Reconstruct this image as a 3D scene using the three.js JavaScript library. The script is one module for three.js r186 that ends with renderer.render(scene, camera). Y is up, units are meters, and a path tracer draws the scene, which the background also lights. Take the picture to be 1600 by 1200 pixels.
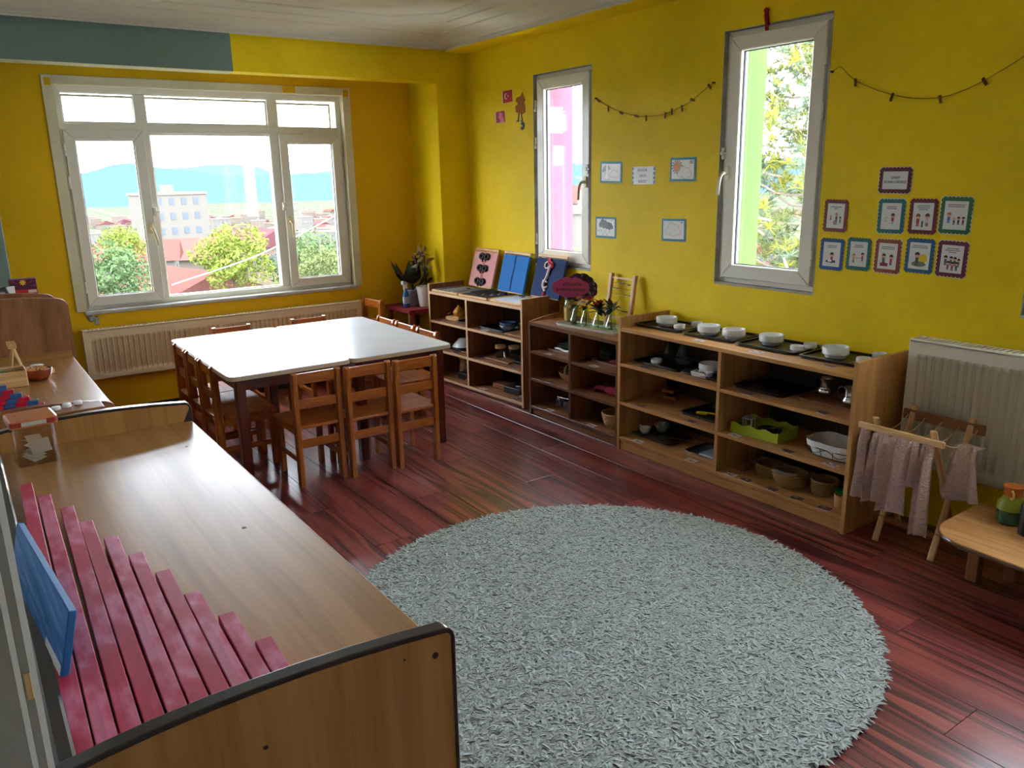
import * as THREE from 'three';
import { mergeGeometries } from 'three/addons/utils/BufferGeometryUtils.js';

// ---------- camera, sky, exposure ----------
const scene = new THREE.Scene();
const camera = new THREE.PerspectiveCamera(51.13, 4 / 3, 0.05, 4000);
camera.position.set(-3.42, 1.55, 5.456);
camera.quaternion.setFromRotationMatrix(new THREE.Matrix4().makeBasis(
  new THREE.Vector3(0.8188527, -0.0192464, 0.5736809), new THREE.Vector3(0.159547, 0.9676857, -0.1952671),
  new THREE.Vector3(-0.5513846, 0.251424, 0.7954627)));
const renderer = new THREE.WebGLRenderer({ antialias: true });
renderer.toneMapping = THREE.LinearToneMapping;
renderer.toneMappingExposure = 1.42;
renderer.shadowMap.enabled = true;
scene.background = new THREE.Color().setRGB(0.86, 0.95, 1.08);   // bright overcast sky
scene.backgroundIntensity = 13.0;

// ---------- random, noise ----------
function rng(seed) { let s = seed >>> 0; return () => { s = (s + 0x6D2B79F5) | 0; let t = Math.imul(s ^ (s >>> 15), 1 | s); t = (t + Math.imul(t ^ (t >>> 7), 61 | t)) ^ t; return ((t ^ (t >>> 14)) >>> 0) / 4294967296; }; }
const clamp = (v, a, b) => Math.min(b, Math.max(a, v)), lerp = (a, b, t) => a + (b - a) * t, mod = (a, n) => ((a % n) + n) % n;
const smooth = (t) => t * t * (3 - 2 * t);
function hash(x, y, s) { let h = Math.imul(x, 374761393) ^ Math.imul(y, 668265263) ^ Math.imul(s, 1274126177); h = Math.imul(h ^ (h >>> 13), 1274126177); return ((h ^ (h >>> 16)) >>> 0) / 4294967296; }
function pnoise(x, y, px, py, s) {           // periodic value noise
  const x0 = Math.floor(x), y0 = Math.floor(y), fx = smooth(x - x0), fy = smooth(y - y0);
  const a = mod(x0, px), b = mod(x0 + 1, px), c = mod(y0, py), d = mod(y0 + 1, py);
  return lerp(lerp(hash(a, c, s), hash(b, c, s), fx), lerp(hash(a, d, s), hash(b, d, s), fx), fy);
}
function fbm(u, v, px, py, s, oct = 4) { let t = 0, a = 0.5, n = 0; for (let i = 0; i < oct; i++) { t += a * pnoise(u * px, v * py, px, py, s + i * 17); n += a; a *= 0.5; px *= 2; py *= 2; } return t / n; }
const hex = (h) => [(h >> 16) & 255, (h >> 8) & 255, h & 255];
const mixc = (a, b, t) => [lerp(a[0], b[0], t), lerp(a[1], b[1], t), lerp(a[2], b[2], t)];
function makeTex(w, h, fn, srgb = true) {
  const d = new Uint8Array(w * h * 4);
  for (let y = 0; y < h; y++) for (let x = 0; x < w; x++) { const c = fn(x / w, y / h, x, y), i = (y * w + x) * 4; d[i] = clamp(c[0], 0, 255); d[i + 1] = clamp(c[1], 0, 255); d[i + 2] = clamp(c[2], 0, 255); d[i + 3] = 255; }
  const t = new THREE.DataTexture(d, w, h); t.wrapS = t.wrapT = THREE.RepeatWrapping; t.magFilter = THREE.LinearFilter; t.minFilter = THREE.LinearMipmapLinearFilter; t.generateMipmaps = true;
  if (srgb) t.colorSpace = THREE.SRGBColorSpace; t.needsUpdate = true; return t;
}
function rep(t, sx, sy) { t.repeat.set(1 / sx, 1 / sy); return t; }   // uv are metres
function woodTex(w, h, light, mid, dark, seed, o = {}) {              // grain runs along u
  const { px = 3, py = 14, warp = 0.06, streak = 0.6, fine = 0.25 } = o;
  return makeTex(w, h, (u, v) => {
    const wv = v + warp * (fbm(u, v, 3, 3, seed + 50, 3) - 0.5);
    let g = fbm(u, wv, px, py, seed, 4), f = fbm(u, wv, px * 6, py * 10, seed + 90, 2);
    const k = smooth(clamp((g - 0.3) / 0.4, 0, 1));
    let c = mixc(light, mid, k); const s = smooth(clamp((fbm(u, wv, 2, py * 2, seed + 31, 3) - 0.5) / 0.22, 0, 1));
    c = mixc(c, dark, s * streak); const m = 1 + (f - 0.5) * fine; return [c[0] * m, c[1] * m, c[2] * m];
  });
}
// ---------- materials ----------
function std(color, roughness = 0.6, o = {}) { const m = new THREE.MeshStandardMaterial({ roughness, metalness: 0, ...o }); m.color = color instanceof THREE.Color ? color : new THREE.Color(color); return m; }
function phys(color, roughness = 0.5, o = {}) { const m = new THREE.MeshPhysicalMaterial({ roughness, metalness: 0, ...o }); m.color = new THREE.Color(color); return m; }
const M = {};
{
  const mottled = (base, amp, seed, n = 5) => makeTex(512, 512, (u, v) => { const f = fbm(u, v, n, n, seed, 5) - 0.5, g = fbm(u, v, 60, 60, seed + 9, 2) - 0.5, k = 1 + f * amp + g * amp * 0.25; return [base[0] * k, base[1] * k, base[2] * (k + f * amp)]; });
  const bump = makeTex(512, 512, (u, v) => { const f = 255 * fbm(u, v, 40, 40, 3, 4); return [f, f, f]; }, false);
  M.yellow = phys(0xffffff, 0.55, { map: rep(mottled(hex(0xeccb06), 0.14, 11), 2.2, 2.2), bumpMap: rep(bump, 0.9, 0.9), bumpScale: 0.0012, specularIntensity: 0.45 });
  M.yellowWarm = phys(0xffffff, 0.55, { map: rep(mottled(hex(0xe9b80a), 0.08, 12), 2.2, 2.2), bumpMap: M.yellow.bumpMap, bumpScale: 0.001, specularIntensity: 0.45 });
  M.greyWall = std(0xc9cdc8, 0.6); M.frontWall = std(0x959b95, 0.6); M.green = std(0x6d8478, 0.5, { bumpMap: M.yellow.bumpMap, bumpScale: 0.001 });
  M.paleSoffit = std(0xc9c8a8, 0.6);
  M.plaster = std(0xffffff, 0.75, { map: rep(mottled(hex(0xc2bba8), 0.05, 15), 2, 2) });
  M.reveal = std(0xffffff, 0.8, { map: rep(mottled(hex(0xaaa89c), 0.3, 16, 9), 0.5, 0.5) });
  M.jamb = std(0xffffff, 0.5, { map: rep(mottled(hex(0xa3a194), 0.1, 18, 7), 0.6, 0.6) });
  M.trimPaint = std(0xffffff, 0.5, { map: rep(mottled(hex(0xe2dab4), 0.07, 19), 0.5, 0.5) });
  M.pvc = phys(0xe6e2d2, 0.3, { clearcoat: 0.3, clearcoatRoughness: 0.2 });
  M.sill = std(0xffffff, 0.35, { map: rep(mottled(hex(0xb9b8b0), 0.25, 21, 9), 0.6, 0.3) });
  M.gasket = std(0x1d1f22, 0.6); M.black = std(0x121212, 0.45); M.white = std(0xf2f2ee, 0.4);
  M.glass = phys(0xffffff, 0.02, { transmission: 1, thickness: 0, ior: 1.45 });
  M.vessel = phys(0xf4fbf6, 0.02, { transmission: 1, thickness: 0, ior: 1.45 });
  M.clearPlastic = phys(0xf3efe9, 0.06, { transmission: 1, thickness: 0, ior: 1.45 });
  M.handle = phys(0xd9c79a, 0.35, { clearcoat: 0.3 }); M.handleWhite = phys(0xf0ead6, 0.3);
  M.metal = std(0xbfc0c0, 0.25, { metalness: 1 }); M.steel = std(0xd5d5d2, 0.16, { metalness: 1 }); M.darkMetal = std(0x4a4a4c, 0.35, { metalness: 0.9 });
  const rad = std(0xe6d5ae, 0.32); M.rad = rad; M.radW = std(0xd9d0b8, 0.3); M.radTop = std(0xeeeadd, 0.3);
  // floor boards: four looks of red-brown mahogany laminate
  M.floor = [1, 2, 3, 4].map((s) => { const t = rep(woodTex(1024, 256, hex(0x9c4c44), hex(0x743234), hex(0x34141a), s * 101, { px: 2, py: 7, warp: 0.28, streak: 0.75, fine: 0.25 }), 1.4, 0.19); return phys(0xffffff, 0.32, { map: t, clearcoat: 0.9, clearcoatRoughness: 0.22, specularIntensity: 0.8 }); });
  M.subfloor = std(0x1c0c0b, 0.8);
  const beech = woodTex(512, 512, hex(0xc9965a), hex(0xb88148), hex(0x9a683a), 7, { px: 3, py: 18, warp: 0.08, streak: 0.35, fine: 0.12 });
  M.beech = phys(0xffffff, 0.4, { map: rep(beech, 0.9, 0.6) });
  M.shadedBack = std(0x33251a, 0.7);  // shelf backs: the shade inside the compartments is put into this dark colour
  const oldW = woodTex(512, 512, hex(0xb8864a), hex(0xa67538), hex(0x85592a), 23, { px: 2, py: 22, warp: 0.035, streak: 0.22, fine: 0.1 });
  M.oldShelf = phys(0xffffff, 0.3, { map: rep(oldW, 1.5, 0.7), clearcoat: 0.8, clearcoatRoughness: 0.26 });
  const dk = woodTex(512, 512, hex(0x9a6740), hex(0x855532), hex(0x673f22), 37, { px: 3, py: 14, warp: 0.1, streak: 0.4, fine: 0.15 });
  M.walnut = phys(0xffffff, 0.4, { map: rep(dk, 0.9, 0.6) });
  const pal = woodTex(512, 256, hex(0xe3b981), hex(0xd3a468), hex(0xb98546), 51, { px: 3, py: 12, warp: 0.1, streak: 0.35, fine: 0.12 });
  M.pale = phys(0xffffff, 0.45, { map: rep(pal, 0.5, 0.25) });
  M.edgePale = std(0xd9b48a, 0.35); M.edgeDark = phys(0x2e2622, 0.3, { clearcoat: 0.4 }); M.edgeBrown = phys(0x5a3d24, 0.3, { clearcoat: 0.5 });
  const chair = woodTex(512, 256, hex(0xbb6a18), hex(0x9d4f0c), hex(0x683008), 63, { px: 3, py: 10, warp: 0.12, streak: 0.45, fine: 0.2 });
  M.chair = phys(0xffffff, 0.32, { map: rep(chair, 0.45, 0.22), clearcoat: 0.3, clearcoatRoughness: 0.3 });
  M.tableLeg = phys(0x8a5a34, 0.35, { map: rep(chair.clone(), 0.45, 0.22), clearcoat: 0.4 });
  M.tableTop = phys(0xffffff, 0.3, { map: rep(makeTex(512, 512, (u, v) => { const k = 1 + (fbm(u, v, 4, 9, 77, 5) - 0.5) * 0.07; return [192 * k, 194 * k, 194 * k]; }), 1.3, 1.3), clearcoat: 0.1, clearcoatRoughness: 0.2 });
  M.tableEdge = std(0xc9b698, 0.4);
  M.redRod = [0, 1, 2].map((s) => phys(0xffffff, 0.42, { map: rep(makeTex(512, 128, (u, v) => { const f = fbm(u, v, 6, 3, 80 + s, 4), g = fbm(u, v, 5, 30, 85 + s, 3), k = smooth(clamp((f - 0.35) / 0.35, 0, 1)); const c = mixc(hex(0xb8123c), hex(0xd47594), k * 0.85), m = 0.9 + g * 0.22; return [c[0] * m, c[1] * m, c[2] * m]; }), 0.4, 0.1) }));
  M.red = std(0xc01830, 0.45); M.blueRod = std(0x35608f, 0.45); M.rodRed = std(0xcc1636, 0.42);
  M.rugBase = std(0x8b958d, 0.95);
  M.ceramic = phys(0xf1f3f3, 0.16, { clearcoat: 0.5 }); M.tray = std(0x17130f, 0.32); M.trayLip = std(0x221d18, 0.28); M.oliveTray = std(0x4a4430, 0.4);
  M.terracotta = phys(0x8d3a1a, 0.25, { clearcoat: 0.6 }); M.wicker = std(0x9a7443, 0.8); M.wickerLight = std(0xc79a60, 0.8);
  M.leaf = std(0x24401f, 0.45); M.leafDark = std(0x14261a, 0.5); M.leafPale = std(0xbcc28d, 0.6); M.stem = std(0x4a3a20, 0.8); M.soil = std(0x2a1d13, 0.95);
  M.clothTowel = std(0xffffff, 0.95, { map: rep(makeTex(256, 256, (u, v) => { const g = fbm(u, v, 30, 60, 91, 2), k = 0.86 + g * 0.24; return [226 * k, 196 * k, 185 * k]; }), 0.12, 0.12), bumpMap: rep(makeTex(256, 256, (u, v) => { const g = 255 * fbm(u, v, 10, 26, 92, 3); return [g, g, g]; }, false), 0.1, 0.1), bumpScale: 0.004 });
  M.rope = std(0x86642c, 0.9); M.peg = std(0x6d4a20, 0.7);
  M.brownCard = std(0x9a5a1e, 0.8); M.paper = std(0xebe8e2, 0.8); M.grayPot = std(0x8e8e90, 0.5);
}
// ---------- geometry helpers ----------
const NG = (g) => { const r = g.index ? g.toNonIndexed() : g; if (!r.attributes.uv) r.setAttribute('uv', new THREE.Float32BufferAttribute(new Float32Array(r.attributes.position.count * 2), 2)); for (const k of Object.keys(r.attributes)) if (!['position', 'normal', 'uv'].includes(k)) r.deleteAttribute(k); return r; };
const merge = (...gs) => { const l = gs.flat(); return l.length === 1 ? l[0] : mergeGeometries(l.map(NG)); };
function boxUV(g, grain = 'z') {          // metres; u runs along the grain where it lies in the face
  const p = g.attributes.position, n = g.attributes.normal, uv = new Float32Array(p.count * 2), G = 'xyz'.indexOf(grain);
  for (let i = 0; i < p.count; i++) {
    const P = [p.getX(i), p.getY(i), p.getZ(i)], N = [Math.abs(n.getX(i)), Math.abs(n.getY(i)), Math.abs(n.getZ(i))];
    const a = N[0] >= N[1] && N[0] >= N[2] ? 0 : N[1] >= N[2] ? 1 : 2, rest = [0, 1, 2].filter((k) => k !== a);
    let ua = rest[0], va = rest[1]; if (rest[1] === G) { ua = rest[1]; va = rest[0]; } if (a === G) { ua = rest[0]; va = rest[1]; }
    uv[i * 2] = P[ua] + P[a] * 0.37; uv[i * 2 + 1] = P[va] + P[a] * 0.61;
  }
  g.setAttribute('uv', new THREE.Float32BufferAttribute(uv, 2)); return g;
}
function cbox(w, h, d, x = 0, y = 0, z = 0, b = 0.003, grain = null) {   // chamfered box, centred at x,y,z
  b = Math.min(b, w / 2.01, h / 2.01, d / 2.01); const H = [w / 2, h / 2, d / 2], pos = [], nor = [];
  const V = (s, a) => [0, 1, 2].map((k) => s[k] * (H[k] - (k === a ? 0 : b)));
  const tri = (A, B, C) => { const u = B.map((q, i) => q - A[i]), v = C.map((q, i) => q - A[i]); let n = [u[1] * v[2] - u[2] * v[1], u[2] * v[0] - u[0] * v[2], u[0] * v[1] - u[1] * v[0]]; const m = A.map((q, i) => q + B[i] + C[i]); if (n[0] * m[0] + n[1] * m[1] + n[2] * m[2] < 0) { [B, C] = [C, B]; n = n.map((q) => -q); } const l = Math.hypot(...n) || 1; for (const P of [A, B, C]) { pos.push(...P); nor.push(n[0] / l, n[1] / l, n[2] / l); } };
  const quad = (A, B, C, D) => { tri(A, B, C); tri(A, C, D); };
  for (let a = 0; a < 3; a++) for (const s of [-1, 1]) { const [i, j] = [0, 1, 2].filter((k) => k !== a), c = (p, q) => { const t = [0, 0, 0]; t[a] = s; t[i] = p; t[j] = q; return V(t, a); }; quad(c(-1, -1), c(1, -1), c(1, 1), c(-1, 1)); }
  if (b > 0) {
    for (let e = 0; e < 3; e++) { const [i, j] = [0, 1, 2].filter((k) => k !== e); for (const p of [-1, 1]) for (const q of [-1, 1]) { const c = (r, a) => { const t = [0, 0, 0]; t[e] = r; t[i] = p; t[j] = q; return V(t, a); }; quad(c(-1, i), c(1, i), c(1, j), c(-1, j)); } }
    for (const p of [-1, 1]) for (const q of [-1, 1]) for (const r of [-1, 1]) tri(V([p, q, r], 0), V([p, q, r], 1), V([p, q, r], 2));
  }
  const g = new THREE.BufferGeometry(); g.setAttribute('position', new THREE.Float32BufferAttribute(pos, 3)); g.setAttribute('normal', new THREE.Float32BufferAttribute(nor, 3));
  boxUV(g, grain ?? (w >= h && w >= d ? 'x' : h >= d ? 'y' : 'z')); g.translate(x, y, z); return g;
}
// box given by its corners
const bx = (x0, x1, y0, y1, z0, z1, b = 0.003, grain = null) => cbox(Math.abs(x1 - x0), Math.abs(y1 - y0), Math.abs(z1 - z0), (x0 + x1) / 2, (y0 + y1) / 2, (z0 + z1) / 2, b, grain);
function lathe(pts, seg = 32) { const g = NG(new THREE.LatheGeometry(pts.map((p) => new THREE.Vector2(p[0], p[1])), seg)); return g; }
function tube(pts, r, rad = 6, seg = null, closed = false) { const c = new THREE.CatmullRomCurve3(pts.map((p) => new THREE.Vector3(...p)), closed); return NG(new THREE.TubeGeometry(c, seg ?? Math.max(2, pts.length * 4), r, rad, closed)); }
const v3 = (...a) => new THREE.Vector3(...a);
function rod(a, b, r, seg = 8, r2 = r) { const A = v3(...a), B = v3(...b), L = A.distanceTo(B), g = NG(new THREE.CylinderGeometry(r2, r, L, seg)); g.applyQuaternion(new THREE.Quaternion().setFromUnitVectors(v3(0, 1, 0), B.clone().sub(A).normalize())); const m = A.add(B).multiplyScalar(0.5); g.translate(m.x, m.y, m.z); return g; }
function bar(a, b, w, t, up = [0, 1, 0], bev = 0.003) {   // rectangular bar from a to b; w along up-ish, t across
  const A = v3(...a), B = v3(...b), L = A.distanceTo(B), z = B.clone().sub(A).normalize(), x = v3(...up).cross(z).normalize(), y = z.clone().cross(x), g = cbox(t, w, L, 0, 0, 0, bev, 'z');
  g.applyMatrix4(new THREE.Matrix4().makeBasis(x, y, z)); const m = A.add(B).multiplyScalar(0.5); g.translate(m.x, m.y, m.z); return g;
}
function extrude(shape, depth, bevel = 0, seg = 8, bs = 2) { const g = NG(new THREE.ExtrudeGeometry(shape, { depth: depth - 2 * bevel, bevelEnabled: bevel > 0, bevelSize: bevel, bevelThickness: bevel, bevelOffset: -bevel, bevelSegments: bs, curveSegments: seg })); g.translate(0, 0, bevel); return g; }
const poly = (pts) => { const s = new THREE.Shape(); pts.forEach((p, i) => (i ? s.lineTo(...p) : s.moveTo(...p))); s.closePath(); return s; };
function rrect(x0, y0, x1, y1, r) { const s = new THREE.Shape(); s.moveTo(x0 + r, y0); s.lineTo(x1 - r, y0); s.quadraticCurveTo(x1, y0, x1, y0 + r); s.lineTo(x1, y1 - r); s.quadraticCurveTo(x1, y1, x1 - r, y1); s.lineTo(x0 + r, y1); s.quadraticCurveTo(x0, y1, x0, y1 - r); s.lineTo(x0, y0 + r); s.quadraticCurveTo(x0, y0, x0 + r, y0); return s; }
const move = (g, x, y, z) => { g.translate(x, y, z); return g; };
const turn = (g, rx = 0, ry = 0, rz = 0) => { if (rx) g.rotateX(rx); if (ry) g.rotateY(ry); if (rz) g.rotateZ(rz); return g; };
// ---------- scene helpers ----------
const used = {};
function numbered(n) { const k = used[n] = (used[n] ?? -1) + 1; return k ? `${n}_${String(k).padStart(3, '0')}` : n; }
function shade(m) { m.castShadow = true; m.receiveShadow = true; return m; }
function part(name, geo, mat, parent, label) { const m = shade(new THREE.Mesh(Array.isArray(geo) ? merge(geo) : geo, mat)); m.name = name; if (label) m.userData.label = label; parent.add(m); return m; }
function thing(name, label, category, pos = [0, 0, 0], ry = 0, group) { const o = new THREE.Group(); o.name = numbered(name); o.position.set(...pos); o.rotation.y = ry; tag(o, label, category, group); scene.add(o); return o; }
function tag(o, label, category, group) { o.userData.label = label; o.userData.category = category; if (group) o.userData.group = group; return o; }
function solo(name, geo, mat, label, category, group) { const m = part(numbered(name), geo, mat, scene); return tag(m, label, category, group); }   // a thing of one mesh, built in place
function solid(name, geo, mat, label, category, pos, ry = 0, group) { const m = solo(name, geo, mat, label, category, group); m.position.set(...pos); m.rotation.y = ry; return m; }
function struct(name, geo, mat) { const m = part(name, geo, mat, scene); m.userData.kind = 'structure'; return m; }
function structGroup(name) { const o = new THREE.Group(); o.name = name; o.userData.kind = 'structure'; scene.add(o); return o; }
function copy(src, label, pos, ry) { const c = src.clone(); c.name = numbered(src.name.replace(/_\d{3}$/, '')); c.userData = { ...src.userData }; if (label) c.userData.label = label; if (pos) c.position.set(...pos); if (ry !== undefined) c.rotation.set(0, ry, 0); scene.add(c); return c; }
function canvasMat(w, h, draw, rough = 0.6) { const c = document.createElement('canvas'); c.width = w; c.height = h; draw(c.getContext('2d'), w, h); const t = new THREE.CanvasTexture(c); t.colorSpace = THREE.SRGBColorSpace; t.magFilter = THREE.LinearFilter; return std(0xffffff, rough, { map: t }); }
// ---------- the room ----------
const ZW = -0.451, XL = -3.5, ZE = 6.6, YC = 2.56, XP = -0.262;
{ // floor: boards running towards the window wall
  const f = structGroup('floor'); part('subfloor', bx(XL - 0.2, 0.25, -0.3, -0.009, ZW - 0.25, ZE + 0.2, 0), M.subfloor, f);
  const W = 0.19, L = 1.4, r = rng(5), made = {}; let n = 0;
  for (let i = 0, x = -0.003; x > XL; i++, x -= W) {
    let z = ZW - L * ((i * 0.37 + 0.21) % 1);
    for (; z < ZE; z += L) {
      const z0 = Math.max(z, ZW), z1 = Math.min(z + L, ZE), x0 = Math.max(x - W, XL); if (z1 - z0 < 0.02) continue;
      const k = (x - x0).toFixed(3) + (z1 - z0).toFixed(3) + (n % 3);
      made[k] ??= (() => { const g = bx(x0 - x + 0.0006, -0.0006, -0.009, 0, 0.0006, z1 - z0 - 0.0006, 0.0012, 'z'), uv = g.attributes.uv, o = r(); for (let q = 0; q < uv.count; q++) uv.setX(q, uv.getX(q) + o * 1.4); return g; })();
      const m = part('floor_board', made[k], M.floor[Math.floor(r() * 4)], f); m.position.set(x, 0, z0); n++;
    }
  }
}
const WIN = [[0.843, 1.447, 0.935, 2.2], [2.484, 3.105, 0.956, 2.235], [4.04, 5.7, 0.967, 2.235]];   // z0, z1, y0, y1 in the right wall
{
  const s = poly([[0.5, -0.3], [-ZE - 0.2, -0.3], [-ZE - 0.2, 2.9], [0.5, 2.9]]);
  for (const [z0, z1, y0, y1] of WIN) s.holes.push(new THREE.Path([[-z0, y0], [-z0, y1], [-z1, y1], [-z1, y0]].map((p) => new THREE.Vector2(...p))));
  const g = extrude(s, 0.25); g.rotateY(Math.PI / 2); struct('wall_right', boxUV(g, 'z'), M.yellow);
  const b = poly([[XL - 0.2, -0.3], [0, -0.3], [0, 2.9], [XL - 0.2, 2.9]]);
  b.holes.push(new THREE.Path([[-2.721, 0.735], [-0.816, 0.735], [-0.816, 2.15], [-2.721, 2.15]].map((p) => new THREE.Vector2(...p))));
  const h = extrude(b, 0.25); h.translate(0, 0, ZW - 0.25); struct('wall_back', boxUV(h, 'x'), M.yellowWarm);
  struct('wall_left', bx(XL - 0.2, XL, -0.3, 2.9, ZW, ZE + 0.2, 0), M.greyWall);
  struct('wall_front', bx(XL, 0, -0.3, 2.9, ZE, ZE + 0.2, 0), M.frontWall);
  struct('ceiling', bx(XL - 0.2, 0.25, YC, YC + 0.2, ZW - 0.25, ZE + 0.2, 0), M.plaster);
  // beam across the window bay and the pillars that carry it
  struct('beam_1', merge(bx(XL, -1.742, 2.224, YC, -0.14, 0, 0), bx(XL, -1.742, 2.224, 2.225, -0.139, -0.001, 0)), M.green);
  struct('beam_2', bx(-1.742, 0, 2.224, YC, -0.14, 0, 0), M.yellow);
  struct('trim_2', bx(XL, -1.742, 2.2215, 2.2245, -0.139, -0.002, 0), M.paleSoffit);
  struct('pillar_1', boxUV(merge(bx(XP, 0, 0, 2.224, -0.14, 0, 0.004), bx(XP + 0.012, 0, 0, YC, ZW, -0.14, 0))), M.yellow);
  struct('pillar_2', bx(XL, -3.135, 0, 2.224, ZW, 0, 0.004), M.green);
  struct('baseboard_back', bx(-3.1, XP, 0, 0.06, ZW, ZW + 0.012, 0.002), M.subfloor);
  struct('trim_1', bx(-0.2, 0, 2.436, 2.446, 0, ZE, 0.002), M.yellow);   // painted underside of the cornice
  // cornice: mitred ring of mouldings round the ceiling
  const P = [[0, 2.44], [0.004, 2.452], [0.016, 2.455], [0.02, 2.466], [0.03, 2.468], [0.06, 2.484], [0.11, 2.500], [0.17, 2.508], [0.176, 2.516], [0.2, 2.518], [0.25, 2.522], [0.3, 2.524], [0.306, 2.532], [0.33, 2.534], [0.345, 2.542], [0.37, 2.545], [0.39, 2.552], [0.4, YC + 0.01]];
  const ring = ([d, y]) => { const x0 = XL + 0.05 + d, x1 = -0.2 - d, z0 = 0.048 + d, z1 = ZE - 0.05 - d, c = 0.24 * smooth(clamp((d - 0.2) / 0.1, 0, 1)) + 1e-4; return [[x0 + c, y, z0], [x1 - c, y, z0], [x1, y, z0 + c], [x1, y, z1 - c], [x1 - c, y, z1], [x0 + c, y, z1], [x0, y, z1 - c], [x0, y, z0 + c]]; };
  const pos = []; for (let i = 0; i + 1 < P.length; i++) { const a = ring(P[i]), b2 = ring(P[i + 1]); for (let k = 0; k < 8; k++) { const l = (k + 1) % 8; pos.push(...a[k], ...b2[k], ...b2[l], ...a[k], ...b2[l], ...a[l]); } }
  // its outer face up to the ceiling so that it is a solid moulding
  { const a = ring(P[0]), t = a.map((p) => [p[0], YC, p[2]]); for (let k = 0; k < 8; k++) { const l = (k + 1) % 8; pos.push(...a[k], ...a[l], ...t[l], ...a[k], ...t[l], ...t[k]); } }
  const g2 = new THREE.BufferGeometry(); g2.setAttribute('position', new THREE.Float32BufferAttribute(pos, 3)); g2.computeVertexNormals(); struct('cornice', boxUV(g2), M.plaster);
  struct('trim_3', bx(-0.2, 0, 2.446, YC, 0, ZE, 0), M.plaster);
  // white painted jamb at the near left
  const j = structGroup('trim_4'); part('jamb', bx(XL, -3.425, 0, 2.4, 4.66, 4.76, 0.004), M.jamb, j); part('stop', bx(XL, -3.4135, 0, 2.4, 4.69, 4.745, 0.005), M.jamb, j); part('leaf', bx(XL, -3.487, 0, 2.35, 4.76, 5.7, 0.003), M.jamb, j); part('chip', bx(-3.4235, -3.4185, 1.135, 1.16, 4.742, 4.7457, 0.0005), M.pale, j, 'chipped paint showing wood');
}
// ---------- windows ----------
function frameRing(x0, y0, x1, y1, w, d, b = 0.004) {    // four mitred bars; front face at z = 0, body behind
  const q = (pts) => { const g = extrude(poly(pts), d, b, 1, 1); g.translate(0, 0, -d); return g; };
  return boxUV(merge(q([[x0, y0], [x1, y0], [x1 - w, y0 + w], [x0 + w, y0 + w]]), q([[x0, y1], [x0 + w, y1 - w], [x1 - w, y1 - w], [x1, y1]]), q([[x0, y0], [x0 + w, y0 + w], [x0 + w, y1 - w], [x0, y1]]), q([[x1, y0], [x1, y1], [x1 - w, y1 - w], [x1 - w, y0 + w]])));
}
const beads = (x0, y0, x1, y1, z, w = 0.014, d = 0.03) => move(frameRing(x0, y0, x1, y1, w, d, 0.002), 0, 0, z);
const ringFlat = (x0, y0, x1, y1, w, d) => merge(bx(x0, x1, y0, y0 + w, -d, 0, 0), bx(x0, x1, y1 - w, y1, -d, 0, 0), bx(x0, x0 + w, y0, y1, -d, 0, 0), bx(x1 - w, x1, y0, y1, -d, 0, 0));
function pane(x0, y0, x1, y1, z, parent) { part('pane', bx(x0, x1, y0, y1, z - 0.002, z + 0.002, 0), M.glass, parent); }
function hinge(x, y, z, parent, h = 0.075) { part('hinge', merge(rod([x, y - h / 2, z], [x, y - 0.012, z], 0.0085, 8), rod([x, y - 0.008, z], [x, y + h / 2, z], 0.0085, 8), bx(x - 0.02, x, y - h / 2, y - h / 4, z - 0.012, z + 0.002, 0.001)), M.pvc, parent); }
function lever(x, y, z, dir, parent, mat = M.handle) { part('handle', merge(bx(x - 0.014, x + 0.014, y - 0.035, y + 0.035, z, z + 0.012, 0.004), rod([x, y, z + 0.01], [x, y, z + 0.042], 0.009), tube([[x, y, z + 0.042], [x + dir * 0.006, y - 0.02, z + 0.05], [x + dir * 0.016, y - 0.06, z + 0.048], [x + dir * 0.022, y - 0.11, z + 0.045]], 0.0085, 8)), mat, parent); }
function latch(x, y, z, parent) { part('latch', merge(bx(x - 0.012, x + 0.012, y - 0.03, y + 0.03, z, z + 0.014, 0.004), rod([x, y, z + 0.01], [x, y, z + 0.024], 0.01), bx(x, x + 0.03, y - 0.006, y + 0.006, z + 0.012, z + 0.02, 0.002)), M.pvc, parent); }
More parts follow.
